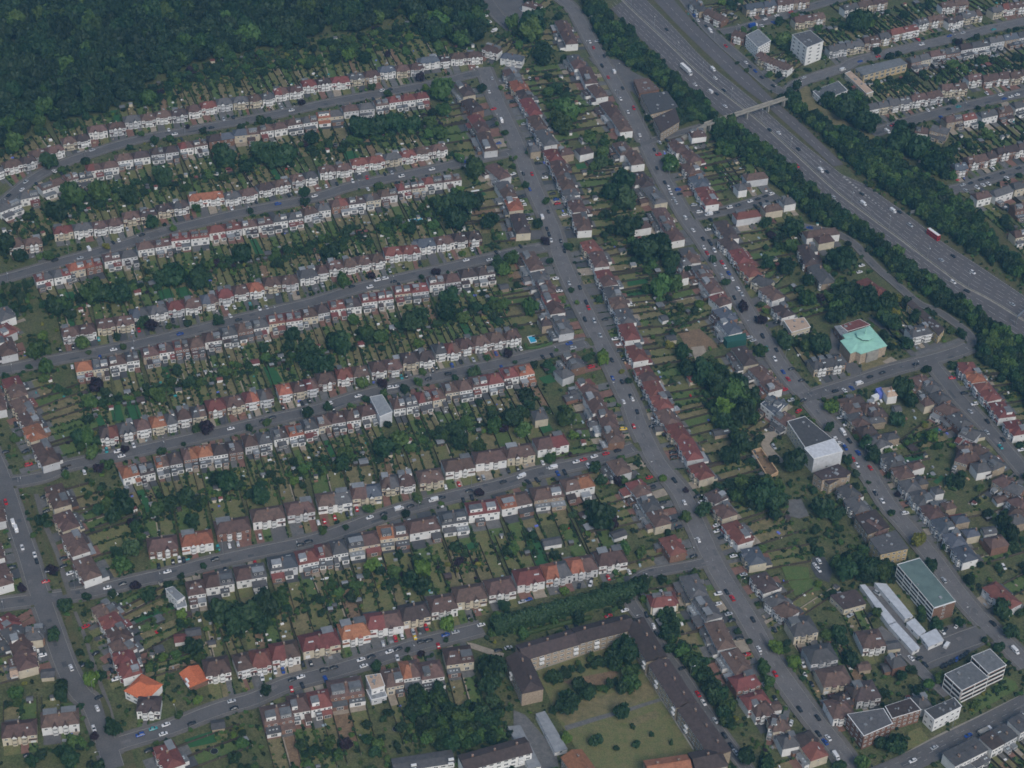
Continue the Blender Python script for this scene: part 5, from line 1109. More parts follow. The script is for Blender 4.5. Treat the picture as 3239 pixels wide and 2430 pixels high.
CARS='''A 380,1195w 180,1270s 155,1325w 430,1215k 255,1285k 1065,1012s 1225,942w 1270,970k 1410,905k 1480,893k 1180,905w 595,1115k 640,1045s 1565,830s 1630,820k 2040,770w 990,1640k 2200,1370w 1945,1425u 2020,1365k 1790,1410k 1340,1520k 1620,1455w 60,1365k 1970,750s 890,1600s
B 465,632w 515,625k 400,690k 1230,545s 1210,640w 1240,760r 1297,845V 1275,1000u 1245,830k 1240,880k 1440,1215k 1510,1215r 1378,1215w 1495,1322u 1545,1100w 1550,1140k 1600,1240w 1605,1215k 1145,1140w 1052,1165w 1045,1130u 810,1182w 597,1232w 565,1278k 362,1320w 775,1232k 70,1300w 145,1285k 255,1265w 355,1240r 530,1205s 480,1215k 1435,1375k 1435,1405w 1450,1432w 1475,1505k 1495,1530w 1573,1517V 1625,1478k 1610,1600k 1630,1640k 1680,1393u 1690,1420r 1740,1500w 1770,1595k 1655,1355k 1915,290w 1940,330r 1967,285s 2090,500V 2043,537r 2000,460k 2022,390k 2145,615k 2130,690w 2182,782w 1345,605s 1350,650k 1375,710k 1455,865s 1495,545w 1380,187r 1427,230w 1245,215V 1207,155V 1185,110w 1160,42w 1435,65s 1125,50u
C 545,215V 655,320r 795,435w 825,465k 860,495u 905,540k 985,600k 460,140w 425,108u 515,180k 240,205k 565,485V 580,545w 440,590w 545,640V 590,655k 640,630k 650,742w 960,908k 1025,928w 1160,1042k 1155,1160r 1320,1193V 1363,1200k 1405,1380s 1605,1355k 1617,1425V 1825,1475V 1870,1482k 1945,1575s 930,132w 905,178w 1010,105w 1110,82r 985,155u 1475,488V 1595,427u 1720,393r 1795,375s 1820,400k 2025,310w 2000,275r 2035,268k 1785,920V 1822,875r 2160,820u 1200,540s 52,943w 190,995s 240,978k 163,1045k 183,1080r 173,1175k 235,1175k 228,1275k 255,1313w 270,1348w 292,1387s 307,1415s 320,1325u 333,1355k 370,1520w 425,1608w 432,1432s 465,1475w 10,755r 535,1500V 590,1485k 680,1450w 740,1435k 735,1478s 825,1407w 880,1390k 930,1372k 975,1355w 860,1440k 900,1425k 945,1410k 530,1603w 550,1535k 1240,1595u 125,520k 2225,1210s
D 620,80V 830,18w 560,145s 380,157k 790,35k 925,658w 972,648r 1120,610k 1165,605s 1210,580k 1285,570k 1355,550k 1260,675u 795,785w 1580,492w 1640,487w 1610,547w 1670,577k 1550,560w 1815,497w 1865,487s 1855,430w 2085,390k 2165,360k 1750,465c 690,710c 510,770k 420,785k 930,790w 505,905w 15,1050c 110,1310k 40,1500k 180,1497k 200,1590r 455,1630k 590,1642w 850,1530w 820,1490w 935,1455w 745,1490c 1745,1250s 1615,1338w 1840,1285k 1905,1260k 1980,1190k 2110,1160k 2165,1140k 700,845u
E 45,333s 427,298w 483,287w 378,352w 250,343k 545,315k 580,330k 515,233s 610,207k 725,180k 1045,153w 1090,83w 935,133s 1213,157w 1258,103k 1395,112w 1430,62k 1645,20w 1712,25k 1745,95k 1770,320s 1850,350k 1675,288w 1703,375w 1760,497k 1890,457k 1905,492r 1880,575k 1945,585s 1988,685s 2090,710w 2120,750w 2125,795k 2160,850k 2068,858k 2020,575k 1770,743u 1797,775s 1585,835k 1650,825k 1100,855s 1258,812u 1010,870k 950,893u 1297,907u 925,955k 785,990k 555,1045w 520,1050w 293,1110w 90,1165w 120,1200k 815,930k 840,912k 597,975c 630,970k 1430,775w 1925,905r 2060,985u 2140,1010k 2145,1150w 2200,1110k 2150,1340y 1820,1570w 1870,1555r 1945,1533w 2028,1513r 2110,1493k 1655,1612V 1905,1600w 1585,1575w 1740,1645k 1690,1650u 1410,1618k 1345,1630k 2200,465w
F 500,70w 523,108r 575,92w 540,25k 555,45k 495,10k 573,187s 627,175r 648,207w 675,250u 618,268s 700,290w 740,360w 768,398s 712,422k 912,692k 940,775c 1013,787k 997,852w 1115,920k 1055,940u 1090,990r 1185,1000k 870,565k 1010,597k 1245,655k 1605,197w 1590,242w 1640,435k 1985,887k 1750,947k 1665,975k 1595,1028V 1485,1070w 1535,1053u 1430,1085k 1110,1140s 1165,1215r 1195,1140k 1065,1065r 1455,1260s 1500,1310w 1475,1367V 1520,1425k 1410,1410w 1440,1440w 1475,1450s 1490,1473u 1580,1507u 1560,1595w 1665,1612r 1540,1550r 820,700s 845,720s 10,1320r 35,1220k 0,1130w 155,1262w 175,1310k 215,1375k 265,1460k 285,1505k 290,1535k 85,1130k 990,1465s
G 40,195r 92,345V 112,385V 155,510w 253,558w 268,605k 345,670w 320,748r 310,155k 325,255k 445,585k 490,690w 750,793w 857,765k 800,845w 85,650k 445,640k 600,1062r 235,1175w 297,1265w 497,1352w 590,1330k 670,1250k 770,1305k 780,1370k 810,1432w 690,1558k 680,1635w 1255,595w 1210,610k 1285,600k 1110,640k 1170,680w 1525,515c 1605,497w 1665,485s 1820,435w 1503,595k 2100,490k 2160,470k 1785,622r 1575,665k 1620,1585s 1640,1640k 2105,1415w 2045,1435k 1925,1375w 1835,1420w 1980,1370u 2040,1500r 2115,1475k 2120,1325k 2175,1320k
H 130,300r 58,325r 15,335w 215,275k 245,270s 285,240r 375,300w 472,275k 580,240V 660,222k 820,180V 880,162k 875,212w 1070,115k 1030,180k 1090,163k 1310,52k 1435,15V 1480,50k 1545,38k 905,85w 998,65r 1135,25k 1170,20s 1475,120s 655,330w 825,285k 313,1295w 385,1275k 340,1348w 125,1350k 55,1368k 568,1282w 575,1220k 512,1240w 555,1148r 600,1130w 468,1183s 680,1105s 770,1070r 690,1135y 790,1160k 735,1170k 855,1197r 905,1122u 975,1102s 1070,1000k 1155,1052w 1440,890s 1485,875u 1925,740k 1920,765w 1840,780k 2045,720r 2190,680w 250,1435w 65,1430u 1275,1230k 1345,1210s 2160,950w 1820,1060k 1755,1075k
I 365,195w 295,42k 463,458w 595,395w 590,355w 625,440k 485,190w 455,155k 215,195k 140,90k 120,20r 700,865r 600,835w 660,820k 600,905w 205,825w 695,1020k 675,975s 845,1015k 995,1085k 887,1220w 750,1145k 800,1260r 1000,1395r 925,1475s 1205,1395w 1255,1465k 1340,1565k 1195,1330w 1000,1565k 100,980k 150,1060w 180,1110k 350,1355k 500,1595w 460,1535r 290,325k 325,370k 1280,635w 1305,605w 1305,665w 1525,985s 1660,985k 1715,830s 1850,1180k 1950,1285w 2010,1285k 2050,1330k 2170,1100w 1700,130k 1750,185w 1910,270w 1945,195k 2180,740s 1715,1550k 2055,1495k 430,570k 710,570w 780,700s
K 1725,1370u 1430,1475s 1240,1590w 2135,630V 1505,760k 1535,750k 1570,730k 1600,715k 1625,700u 1660,685k 1690,665k 1715,645k 1525,445k 1625,410w 1940,390k 1335,930k 1360,955k 250,1140k 410,1215k 400,1360k 460,1430u 500,1390w 550,1560V 175,1260w 1537,582V
L 1435,780k 1580,1000r 1622,1090w 1725,1240s 1805,1370k 1865,1460k 1900,1515s 790,325r 440,435k 490,415u
N 1450,1275w 1340,1310c 1225,1365u 1435,1370w 2050,1140k 850,1140w 810,1310w 240,1540k 1300,1500k 1680,1270k
P 1860,340c 1500,380s 1375,355w 1340,415u 1450,1240c 1335,1270k 1235,1370u 1990,1150u 2060,1125w 2135,1100w 1940,1100w 1780,1085w 1090,1280w 680,660k
Q 1500,495s 1590,475k 1710,435k 1790,415k 1530,560s 1665,525w 1735,495w 1800,480w 1960,355k 2010,415w 2150,300k 1845,305w 2165,390k 1385,1325k 1245,1370s 1615,1515w 1385,1630w
R 1545,75k 2075,225s 1375,1085r 1520,1265k 1635,1390w 1585,1475s 1795,1590k
T 180,160k 1780,60s 1940,230c 1975,140k 2180,265w 1975,1630w 870,890k'''
cl=[]
t='A'
for w in CARS.split():
    if w in TL and len(w)==1: t=w; continue
    xy,ch=w[:-1],w[-1]; x,y=map(float,xy.split(','))
    p=tp(t,x,y,.7); rr=random.Random(int(x*7+y*13))
    if any(abs(p[0]-q['p'][0])+abs(p[1]-q['p'][1])<(1.2 if q['t']==t else 3.0) for q in cl): continue
    typ='van' if ch=='V' else rr.choice(['car','car','car','suv']); col='w' if ch=='V' else ch
    best=(1e9,None,0)
    for nm,r in ROAD.items():
        dd=np.hypot(r['A'][:,0]-p[0],r['A'][:,1]-p[1]); k=int(dd.argmin())
        if dd[k]-r['w']/2<best[0]: best=(dd[k]-r['w']/2,nm,k)
    ce=np.hypot(*(CEp-p).T); kk=int(ce.argmin()); se=np.hypot(*(SRq-p).T); ks=int(se.argmin())
    onm=False
    if t in 'CQR' and (pts_in_poly([tuple(v) for v in LEp]+[tuple(v) for v in REp[::-1]],np.array([p[0]]),np.array([p[1]]))[0] or min(ce[kk],99)<4):
        onm=True; a,b=CEp[max(0,kk-1)],CEp[min(NM-1,kk+1)]; words_='the motorway'; nm='motorway'; pos='on'
    else:
        nm=best[1]; r=ROAD[nm]; P=r['P']; k=best[2]; a,b=P[max(0,k-1)],P[min(len(P)-1,k+1)]; words_=r['words']; pos='on' if best[0]<.2 else 'off'
    d=(b-a)/np.linalg.norm(b-a)
    if pos=='off' and best[0]<14: 
        # nose the car towards the house it stands before
        hh=min(HOUSES,key=lambda h:abs(h['c'][0]-p[0])+abs(h['c'][1]-p[1])); d=hh['n'] if np.hypot(*(hh['c']-p))<16 else np.array([-d[1],d[0]])
        mxc=[v for v in [p]]
        s_=-hh['n']; q=p.copy()
        for _ in range(8):
            if occ(q)==2: q=q+s_*.8
        p=q
    elif pos=='on' and not onm:
        c=P[k]; n=np.array([-d[1],d[0]]); off=np.dot(p-c,n); lim=ROAD[nm]['w']/2-1.05
        if abs(off)>lim: p=c+n*lim*np.sign(off)+d*np.dot(p-c,d)
    if nm=='car_park_road' and t=='K' and y<780 and x>1480: d=np.array([.55,.83])
    if rr.random()<.5: d=-d
    z={'on':base_z+.03,'off':-.12}[pos]
    if onm: z=-.05
    cl.append(dict(t=t,p=p,d=d,typ=typ,col=col,nm=nm,words=words_,pos=pos,z=z))
cl.sort(key=lambda c:c['p'][1])
fl={}
for c in cl[:290]: fl.setdefault((c['nm'],c['pos'],c['col'],c['typ']=='van'),[]).append(c)
for (nm,pos,col,isv),L_ in fl.items():
    if nm in ROAD: P=ROAD[nm]['P']; ax=abs(P[-1][0]-P[0][0])>abs(P[-1][1]-P[0][1])
    else: ax=False
    L_.sort(key=lambda c:c['p'][0] if ax else -c['p'][1])
    for i,c in enumerate(L_):
        me=car_meshes(col,c['typ']); kd='van' if isv else 'car'; w=c['words']
        fr='west' if ax else 'far end'
        lab=f"{CN[col]} {kd} on {w}, {nth(i+1)} {CN[col]} {kd} from the {fr}" if pos=='on' else f"{CN[col]} {kd} parked off {w}, {nth(i+1)} such from the {fr}"
        t=thing('van' if isv else 'car',(c['p'][0],c['p'][1],c['z']),math.atan2(c['d'][1],c['d'][0]),lab,kd,'cars and vans along the streets')
        add('body',me[0],t,(0,0,0)); add('windows',me[1],t,(0,0,0)); add('roof_panel',me[2],t,(0,0,0))
        for sx in(-1,1):
            for sy in(-1,1): add('wheel',WH,t,(sx*me[3],sy*me[4],.33))
mb=MB()
def put(mb,me,p,a,z):
    ca,sa=math.cos(a),math.sin(a); V=[(v.co.x*ca-v.co.y*sa+p[0],v.co.x*sa+v.co.y*ca+p[1],v.co.z+z) for v in me.vertices]
    b=len(mb.V); mb.V+=V
    for f in me.polygons: mb.F.append(tuple(b+i for i in f.vertices)); mb.M.append(mb.m(me.materials[f.material_index].name))
for c in cl[290:]:
    me=car_meshes(c['col'],c['typ']); a=math.atan2(c['d'][1],c['d'][0])
    for q in me[:3]: put(mb,q,c['p'],a,c['z'])
add('distant_cars',mb.mesh('distant_cars'),kind='stuff')
def on_mw(s,z=0):
    p=parse(s,z)[0]; k=int(np.hypot(*(CEp-p).T).argmin()); d=CEp[min(NM-1,k+1)]-CEp[max(0,k-1)]; return p,math.atan2(d[1],d[0])
p,a=on_mw('R 430,395' if 0 else 'Q 1155,1090',1.2)
t=thing('double_decker_bus',(p[0],p[1],-.05),a,'red double-decker bus with white roof at the edge of the motorway','bus')
mb=MB(); loft(mb,[(-5.4,sec(1.2,.3,4.2,.12)),(-5.3,sec(1.26,.25,4.3,.12)),(5.2,sec(1.26,.25,4.3,.12)),(5.4,sec(1.2,.3,4.1,.12))],'paint_r'); add('body',mb.mesh('body'),t,(0,0,0))
mb=MB(); mb.box(-5.2,5.1,-1.1,1.1,4.28,4.38,'trim_white'); add('bus_roof',mb.mesh('bus_roof'),t,(0,0,0))
for z0 in (1.2,3.0):
    mb=MB()
    for s in(-1,1):
        for j in range(7): mb.box(-4.9+j*1.4,-3.7+j*1.4,s*1.265-.02,s*1.265+.02,z0,z0+.8,'glass_dark')
    mb.box(5.38,5.43,-1,1,z0,z0+.9,'glass_dark'); add('windows',mb.mesh('windows'),t,(0,0,0))
for x in(-3.3,3.6):
    for s in(-1,1): add('wheel',WH,t,(x,s*1.2,.45),scale=(1.45,1.3,1.45))
p,a=on_mw('C 378,490',1.5)
t=thing('articulated_lorry',(p[0],p[1],-.05),a,'long white articulated lorry on the near carriageway of the motorway','lorry')
mb=MB(); mb.box(-7.5,4.5,-1.25,1.25,1.1,3.9,'wall_white',True); add('trailer',mb.mesh('trailer'),t,(0,0,0))
mb=MB(); mb.box(-7.5,6.8,-.5,.5,.6,1.1,'rubber'); add('chassis',mb.mesh('chassis'),t,(0,0,0))
mb=MB(); loft(mb,[(4.9,sec(1.2,.5,3.3)),(6.6,sec(1.2,.5,3.2)),(7.1,sec(1.15,.5,2.0))],'paint_w'); cab=add('cab',mb.mesh('cab'),t,(0,0,0))
mb=MB(); mb.faces([(6.68,-1,3.05),(6.68,1,3.05),(7.12,1,2.0),(7.12,-1,2.0)],[(0,3,2,1)],'glass_dark'); add('windscreen',mb.mesh('windscreen'),cab,(0,0,0))
for x in(-6.3,-5.2,-4.1,3.6,6.0):
    for s in(-1,1): add('wheel',WH,t,(x,s*1.05,.45),scale=(1.45,1.5,1.45))
for s,lab,colr in (('K 1870,1335','tipper truck with pale load on the bottom-corner main road','concrete'),('C 845,182','dark blue box lorry on the upper town street','paint_u')):
    p=parse(s,1)[0]; nm='main_road' if s[0]=='K' else 'slant_street'; k=int(np.hypot(*(ROAD[nm]['A']-p).T).argmin()); P=ROAD[nm]['P']; d=P[k+1]-P[k-1]; a=math.atan2(d[1],d[0])
    t=thing('truck',(p[0],p[1],-.05),a,lab,'truck')
    mb=MB(); mb.box(-4,1.8,-1.2,1.2,1.0,2.3 if s[0]=='K' else 3.4,colr,True); add('load_body',mb.mesh('load_body'),t,(0,0,0))
    mb=MB(); loft(mb,[(2.1,sec(1.15,.5,2.7)),(3.5,sec(1.15,.5,2.6)),(3.9,sec(1.1,.5,1.7))],'paint_w'); add('cab',mb.mesh('cab'),t,(0,0,0))
    mb=MB(); mb.box(-4,3.6,-.5,.5,.5,1.0,'rubber'); add('chassis',mb.mesh('chassis'),t,(0,0,0))
    for x in(-3,-1.9,2.9):
        for sy in(-1,1): add('wheel',WH,t,(x,sy*1.0,.45),scale=(1.4,1.4,1.4))

# ------------------------------------------------------------ vegetation
def crown_geo(seed, nleaf=620, nl=9, flat=.80, leaf=.17, lo=.15):
    g=np.random.default_rng(seed); V=[];F=[]
    L=[(np.array([0,0,.45*flat]),.62)]
    for i in range(nl):
        a=g.uniform(0,6.28); r=g.uniform(.3,.62); L.append((np.array([r*math.cos(a),r*math.sin(a),g.uniform(.2,.85)*flat]),g.uniform(.26,.46)))
    # inner masses so that nothing shows straight through the middle
    for c,r in L:
        b=len(V); q=r*.72; k=6
        for j,zz in enumerate((-.8,0,.75)):
            rr=math.sqrt(1-zz*zz)
            for i in range(k): 
                e=g.uniform(.8,1.1); V.append(c+q*e*np.array([rr*math.cos(i*6.283/k+j*.5),rr*math.sin(i*6.283/k+j*.5),zz*.9]))
        V.append(c+np.array([0,0,q*.95]))
        for j in range(2):
            for i in range(k): F.append((b+j*k+i,b+j*k+(i+1)%k,b+(j+1)*k+(i+1)%k,b+(j+1)*k+i))
        for i in range(k): F.append((b+2*k+i,b+2*k+(i+1)%k,b+3*k))
    tot=sum(r*r for c,r in L)
    for c,r in L:
        for _ in range(int(nleaf*r*r/tot)):
            n=g.normal(size=3); n/=np.linalg.norm(n); n[2]=n[2] if n[2]>-.4 else -n[2]
            p=c+n*r*g.uniform(.72,1.06); m=n+g.normal(size=3)*.55; m/=np.linalg.norm(m)
            u=np.cross(m,g.normal(size=3)); u/=np.linalg.norm(u); v=np.cross(m,u); s=leaf*g.uniform(.6,1.25)
            b=len(V); V+=[p-u*s-v*s*.6,p+u*s-v*s*.5,p+u*s*.8+v*s*.7,p-u*s*.7+v*s*.6]; F.append((b,b+1,b+2,b+3))
    return V,F
geo_big=[crown_geo(10+i) for i in range(6)]
geo_small=[crown_geo(40+i,150,4,.9,.26) for i in range(4)]
def conifer_geo(seed):
    g=np.random.default_rng(seed); V=[];F=[]
    for _ in range(500):
        h=g.uniform(0,1)**1.3; r=(1-h)*.5+.05; a=g.uniform(0,6.28); p=np.array([r*math.cos(a),r*math.sin(a),h*2.2]); m=np.array([math.cos(a),math.sin(a),.4])+g.normal(size=3)*.4; m/=np.linalg.norm(m)
        u=np.cross(m,g.normal(size=3)); u/=np.linalg.norm(u); v=np.cross(m,u); s=.11*g.uniform(.7,1.2); b=len(V); V+=[p-u*s-v*s,p+u*s-v*s,p+u*s+v*s,p-u*s+v*s]; F.append((b,b+1,b+2,b+3))
    b=len(V); V+=[(.42*math.cos(i*.785),.42*math.sin(i*.785),.0) for i in range(8)]+[(0,0,2.1)]; F+=[(b+i,b+(i+1)%8,b+8) for i in range(8)]
    return V,F
geo_con=[conifer_geo(i) for i in range(2)]
CROWN={}
def crown(kind,var,small=False):
    k=(kind,var,small)
    if k not in CROWN:
        if kind=='c': V,F=geo_con[var%2]; CROWN[k]=mesh_from('crown',V,F,['leaf_d'])
        else: V,F=(geo_small[var%4] if small else geo_big[var%6]); CROWN[k]=mesh_from('crown',V,F,['leaf_'+kind])
    return CROWN[k]
mb=MB()
k=7
for (z0,r0,z1,r1,x,y) in ((0,.16,1.0,.09,0,0),):
    V=[(r0*math.cos(i*6.283/k),r0*math.sin(i*6.283/k),z0) for i in range(k)]+[(r1*math.cos(i*6.283/k),r1*math.sin(i*6.283/k),z1) for i in range(k)]
    mb.faces(V,[(i,(i+1)%k,k+(i+1)%k,k+i) for i in range(k)],'bark')
for a in range(4): mb.beam((0,0,.8),(.35*math.cos(a*1.6),.35*math.sin(a*1.6),1.4),.07,'bark')
TRUNK=mb.mesh('trunk')
TXT='''A 1130,1230,75d 1560,1100,80d 1850,1080,90d 1990,1090,90d 1720,1160,50d 340,1130,60d 430,1180,30m 1040,690,60m 2110,710,30p 1370,1450,40m 2130,1340,45d 1750,1470,30d 1210,1590,30l 900,1380,60d 1070,1560,45d 990,930,30m 1860,840,40d 2180,960,60d 100,1000,70m 500,1370,90m 390,1470,80d 700,1340,80m 1300,1300,40m 1310,880,22p 905,1030,25d 1690,880,35d 500,1560,35m 270,900,40m
B 730,530,42p 765,612,30l 860,620,90m 900,760,60m 225,385,45l 340,400,45d 1160,610,38d 1295,610,20l 1325,920,32m 300,900,85d 430,880,85d 560,860,80d 680,870,60d 800,850,50m 870,920,60m 1100,1170,75m 1395,1100,18l 1465,1290,30d 1480,1060,20m 1630,640,45m 1690,620,50d 1520,150,95d 1500,210,85m 1600,350,70d 1600,410,60d 1740,770,90m 1700,860,80m 1050,1410,90d 900,1430,80d 960,1530,80d 1120,1400,60d 1220,1540,70d 1920,960,50m 2010,1060,50m 2000,1130,50w 2050,1330,70d 2150,1260,80d 2170,1400,75w 2180,1580,90d 1610,1400,28m 1550,1560,45d 1000,1100,40m 940,1400,18l 500,370,30p 1370,160,50m 1000,260,70m 850,150,80m
C 1150,590,42d 1130,690,55d 1365,685,50d 1590,140,85d 1650,150,50l 1715,345,38d 1890,870,50d 1880,1000,95d 1980,1030,85d 2110,1130,80d 1120,1590,70d 280,1150,60m 1500,760,90d 1620,840,85d 1060,270,60m
D 140,120,60d 340,120,48m 740,60,30y 50,50,80d 370,480,70d 440,470,60m 720,390,80d 850,400,80d 640,390,80m 1240,260,90d 1150,270,80d 1380,290,75d 1700,120,70d 1510,170,35p 580,740,55m 815,690,30d 620,800,22m 1060,610,45p 1000,590,45d 1530,580,40d 2040,680,55d 2150,780,80d 1240,910,35d 320,910,55m 200,905,25d 250,780,70m 640,1160,50m 680,1040,55p 1130,1490,35d 1285,1445,22d 870,1480,32p 1450,1320,50p 1380,1330,40m 1870,1290,35m 1740,1330,30d 2150,1220,50d 690,1610,42p 640,1500,50m 600,1400,60m 2150,860,80d 100,1400,40m 1330,1040,18y 660,1370,20y 1100,1110,60m 860,760,30m 550,1400,60d
E 390,265,33p 740,275,25d 845,240,35p 670,580,90d 720,540,60d 260,580,45m 350,670,60m 160,740,85d 60,900,70d 450,700,55m 715,740,42l 930,420,70d 910,520,70d 1020,560,50m 1220,465,30m 1310,220,60m 1270,200,60d 1360,150,48m 1500,490,60m 1600,20,40p 1760,60,38d 1640,160,30d 1785,365,25d 1825,455,22l 1730,445,20l 1980,430,30d 1100,950,58w 1340,805,42p 1200,840,25m 1680,785,18m 1395,870,20d 2000,840,52l 1900,840,35d 2140,935,22y 970,980,25d 710,1010,34m 740,940,30m 320,1020,48m 460,1020,38p 475,1080,32m 345,1125,28d 80,1180,38d 1140,1150,30d 1480,1100,58d 1380,1270,70d 1240,1320,60m 1310,1330,38p 1450,1350,60m 1800,1380,38l 1750,1260,75m 480,1480,80d 600,1400,70m 1140,1480,60m 1000,1430,60d 1640,1540,45m 1950,1600,45d 180,1570,60d 2190,1000,30d 100,100,60d 180,300,50m 1025,110,32l
F 100,100,100d 200,60,95d 270,160,70d 200,350,80m 290,320,60m 560,150,30d 655,305,32d 770,480,40p 905,570,42p 905,470,28m 930,510,28l 470,460,35l 1060,720,62d 1310,750,85d 1230,760,50m 900,790,45m 1480,150,100d 1480,380,80d 1650,420,85d 1780,480,60d 1850,420,38y 1430,540,70d 1230,430,65m 1240,300,48d 1080,200,60d 950,180,50d 1120,60,55m 1810,590,70d 1760,560,60m 1990,560,48d 1930,750,45d 380,920,60d 500,960,80d 600,1050,95d 700,1100,85m 650,1220,78l 760,1230,95d 640,1290,70d 750,1040,75d 340,800,55d 1400,1180,58l 1380,1320,40d 1510,1560,40d 1150,1150,28m 760,1440,78d 680,1530,78d 1140,1570,85d 890,1400,40d 1890,1060,78d 1950,1150,55d 2050,1310,28y 2100,1400,48l 1640,1450,55d 1690,1530,55d 1860,1280,60d
G 860,210,90d 800,280,60d 930,330,42p 930,520,72w 860,620,65m 610,855,40d 440,910,55d 945,775,40p 370,1115,50d 640,1440,62l 555,1240,30d 1420,640,26d 1265,710,28d 1550,960,95d 1640,1010,105d 1750,960,105d 1850,900,105f 1700,1050,60d 1180,200,60d 1300,150,70d 1340,320,58d 1600,50,85d 1820,150,68d 2060,40,42l 1350,1210,66d 150,790,38p 430,1540,55d 330,340,38d 690,250,45d 200,310,18d 230,420,28m 2010,920,32l 1860,1510,45d 1950,870,70m 120,1530,60m
H 400,630,56l 750,660,64l 580,560,33d 700,160,42m 210,365,26d 45,390,40m 480,300,24d 1140,125,38p 875,205,22l 360,240,38m 2000,290,105d 2070,340,50p 1800,280,33w 2150,520,55m 1380,520,45m 1000,600,36p 740,790,58d 660,740,58d 550,680,55m 415,1335,42d 735,1250,28p 640,1290,33m 640,1220,24d 920,1040,56l 1310,920,46d 910,1155,24d 1250,1172,16y 1250,1360,110d 1220,1440,90d 1240,1580,58w 1740,810,33l 2170,1230,85d 2080,1290,70d 1840,1480,65d 1760,1550,58d
I 370,290,42m 500,240,58d 215,20,34l 375,105,24p 60,760,58d 1000,1210,54l 910,1350,48m 820,1165,24d 1130,1320,50l 740,1090,28d 2000,450,56y 1820,265,28d 900,150,110d 1000,200,85d 700,150,46d 1340,230,85d 1420,290,46d 1500,680,85d 1650,660,78d 1750,690,65m 1580,600,58d 1430,1100,56d 2080,640,46d 1300,760,28l
K 2010,270,85d 2100,460,75d 1990,590,55d 1870,530,34d 1650,370,54d 1320,340,38d 1470,860,56m 1150,850,56d 1280,1000,54d 1100,1440,110d 950,1430,56d 800,1600,74m 1790,1090,54m 1990,960,44m 280,860,28d 600,1640,66d
L 1210,250,48d 1280,360,56d 1300,480,66d 1330,600,56d 1450,650,56d 1560,760,84d 1650,850,76d 1680,960,84d 1740,1060,66d 1800,1170,76d 1850,1260,56d 1990,1560,84d 900,620,84d 820,700,76m 700,720,56d 980,850,84m 1000,920,76m 900,950,66d 760,960,46m 600,1000,66d 430,1100,92d 480,1050,66d 320,860,76d 400,820,56d 895,1170,76d 1000,1290,28d 690,1410,64d 1035,1440,46d 1170,1360,28d 860,1480,33d 1340,1430,30c 420,1390,56l
L 1065,60,76d 960,190,30d 320,370,44m
N 980,1300,82d 820,1370,48p 590,1570,84d 870,1640,66d 1560,1180,42m 700,1110,36d 2050,1560,60d 540,930,60d 280,1590,60d
M 855,1250,18y 755,1360,33l 1600,1090,50d 1350,1100,60d 1300,1180,50m 900,1400,58d 560,1420,60m 430,1500,60d 950,1500,60d 300,1450,55d 1700,1250,80d 1550,1350,70m 1850,1300,80d 1420,1400,60m 2000,1250,60d
R 730,150,60y 1480,560,66d 870,690,44d 980,380,50d 1950,1080,70d 1390,930,65d 1050,1610,40l 640,420,60m
T 1980,1100,95d 2060,1250,95d 2000,1000,70d 1230,200,60m 1380,210,42l 1150,80,46l 1000,640,40d 740,780,42p 640,560,45d 400,640,28d 670,1000,40m 1740,980,16y 1150,1590,60d 1300,1380,60d 1500,540,60d 1700,700,60m'''
t='A'
HT={}
for w in TXT.split():
    if w in TL and len(w)==1: t=w; continue
    x,y,rk=w.split(','); x=float(x);y=float(y);r=float(rk[:-1]);kd=rk[-1]
    p=tp(t,x,y,0); rm=r/TL[t][2]/scale_at(p)*.92
    h=rm*1.0
    p=tp(t,x,y,h)
    TREES.append((p[0],p[1],rm,kd,1))
names={'d':'dark green tree','m':'mid green tree','l':'light green tree','p':'purple-leaved tree','y':'yellow-green tree','w':'feathery pale green tree','c':'slender conifer','f':'dull green tree'}
inframe=lambda p: True
hand=[q for q in TREES if q[4]]; rest=[q for q in TREES if not q[4] and occ((q[0],q[1])) in (0,)]
allt=hand+sorted(rest,key=lambda q:-q[2]*scale_at((q[0],q[1])))
allt=sorted(allt,key=lambda q:-(q[2]*scale_at((q[0],q[1]))+(3 if q[4] else 0)))
indiv=allt[:290]; others=allt[290:]
grp={}
def reg(p):
    best=road_dist(p); return ROAD[best[1]]['words'],best[1]
for q in indiv: grp.setdefault((reg(q[:2]),q[3]),[]).append(q)
for (rg,kd),L_ in grp.items():
    P=ROAD[rg[1]]['P']; ax=abs(P[-1][0]-P[0][0])>abs(P[-1][1]-P[0][1]); L_.sort(key=lambda c:c[0] if ax else -c[1])
    for i,q in enumerate(L_):
        rr=random.Random(int(q[0]*31+q[1])); r=q[2]
        t=thing('conifer_tree' if kd=='c' else 'tree',(q[0],q[1],-.4),rr.uniform(0,6.28),f"{names[kd]} near {rg[0]}, {nth(i+1)} such tree from the {'west' if ax else 'far end'}",'tree','trees in the gardens and streets')
        s=r*1.16; add('crown',crown(kd,rr.randint(0,5)),t,(0,0,r*.35),scale=(s*rr.uniform(.9,1.1),s*rr.uniform(.9,1.1),s*rr.uniform(1.2,1.6)))
        add('trunk',TRUNK,t,(0,0,0),scale=(r*.8,r*.8,r*.75))
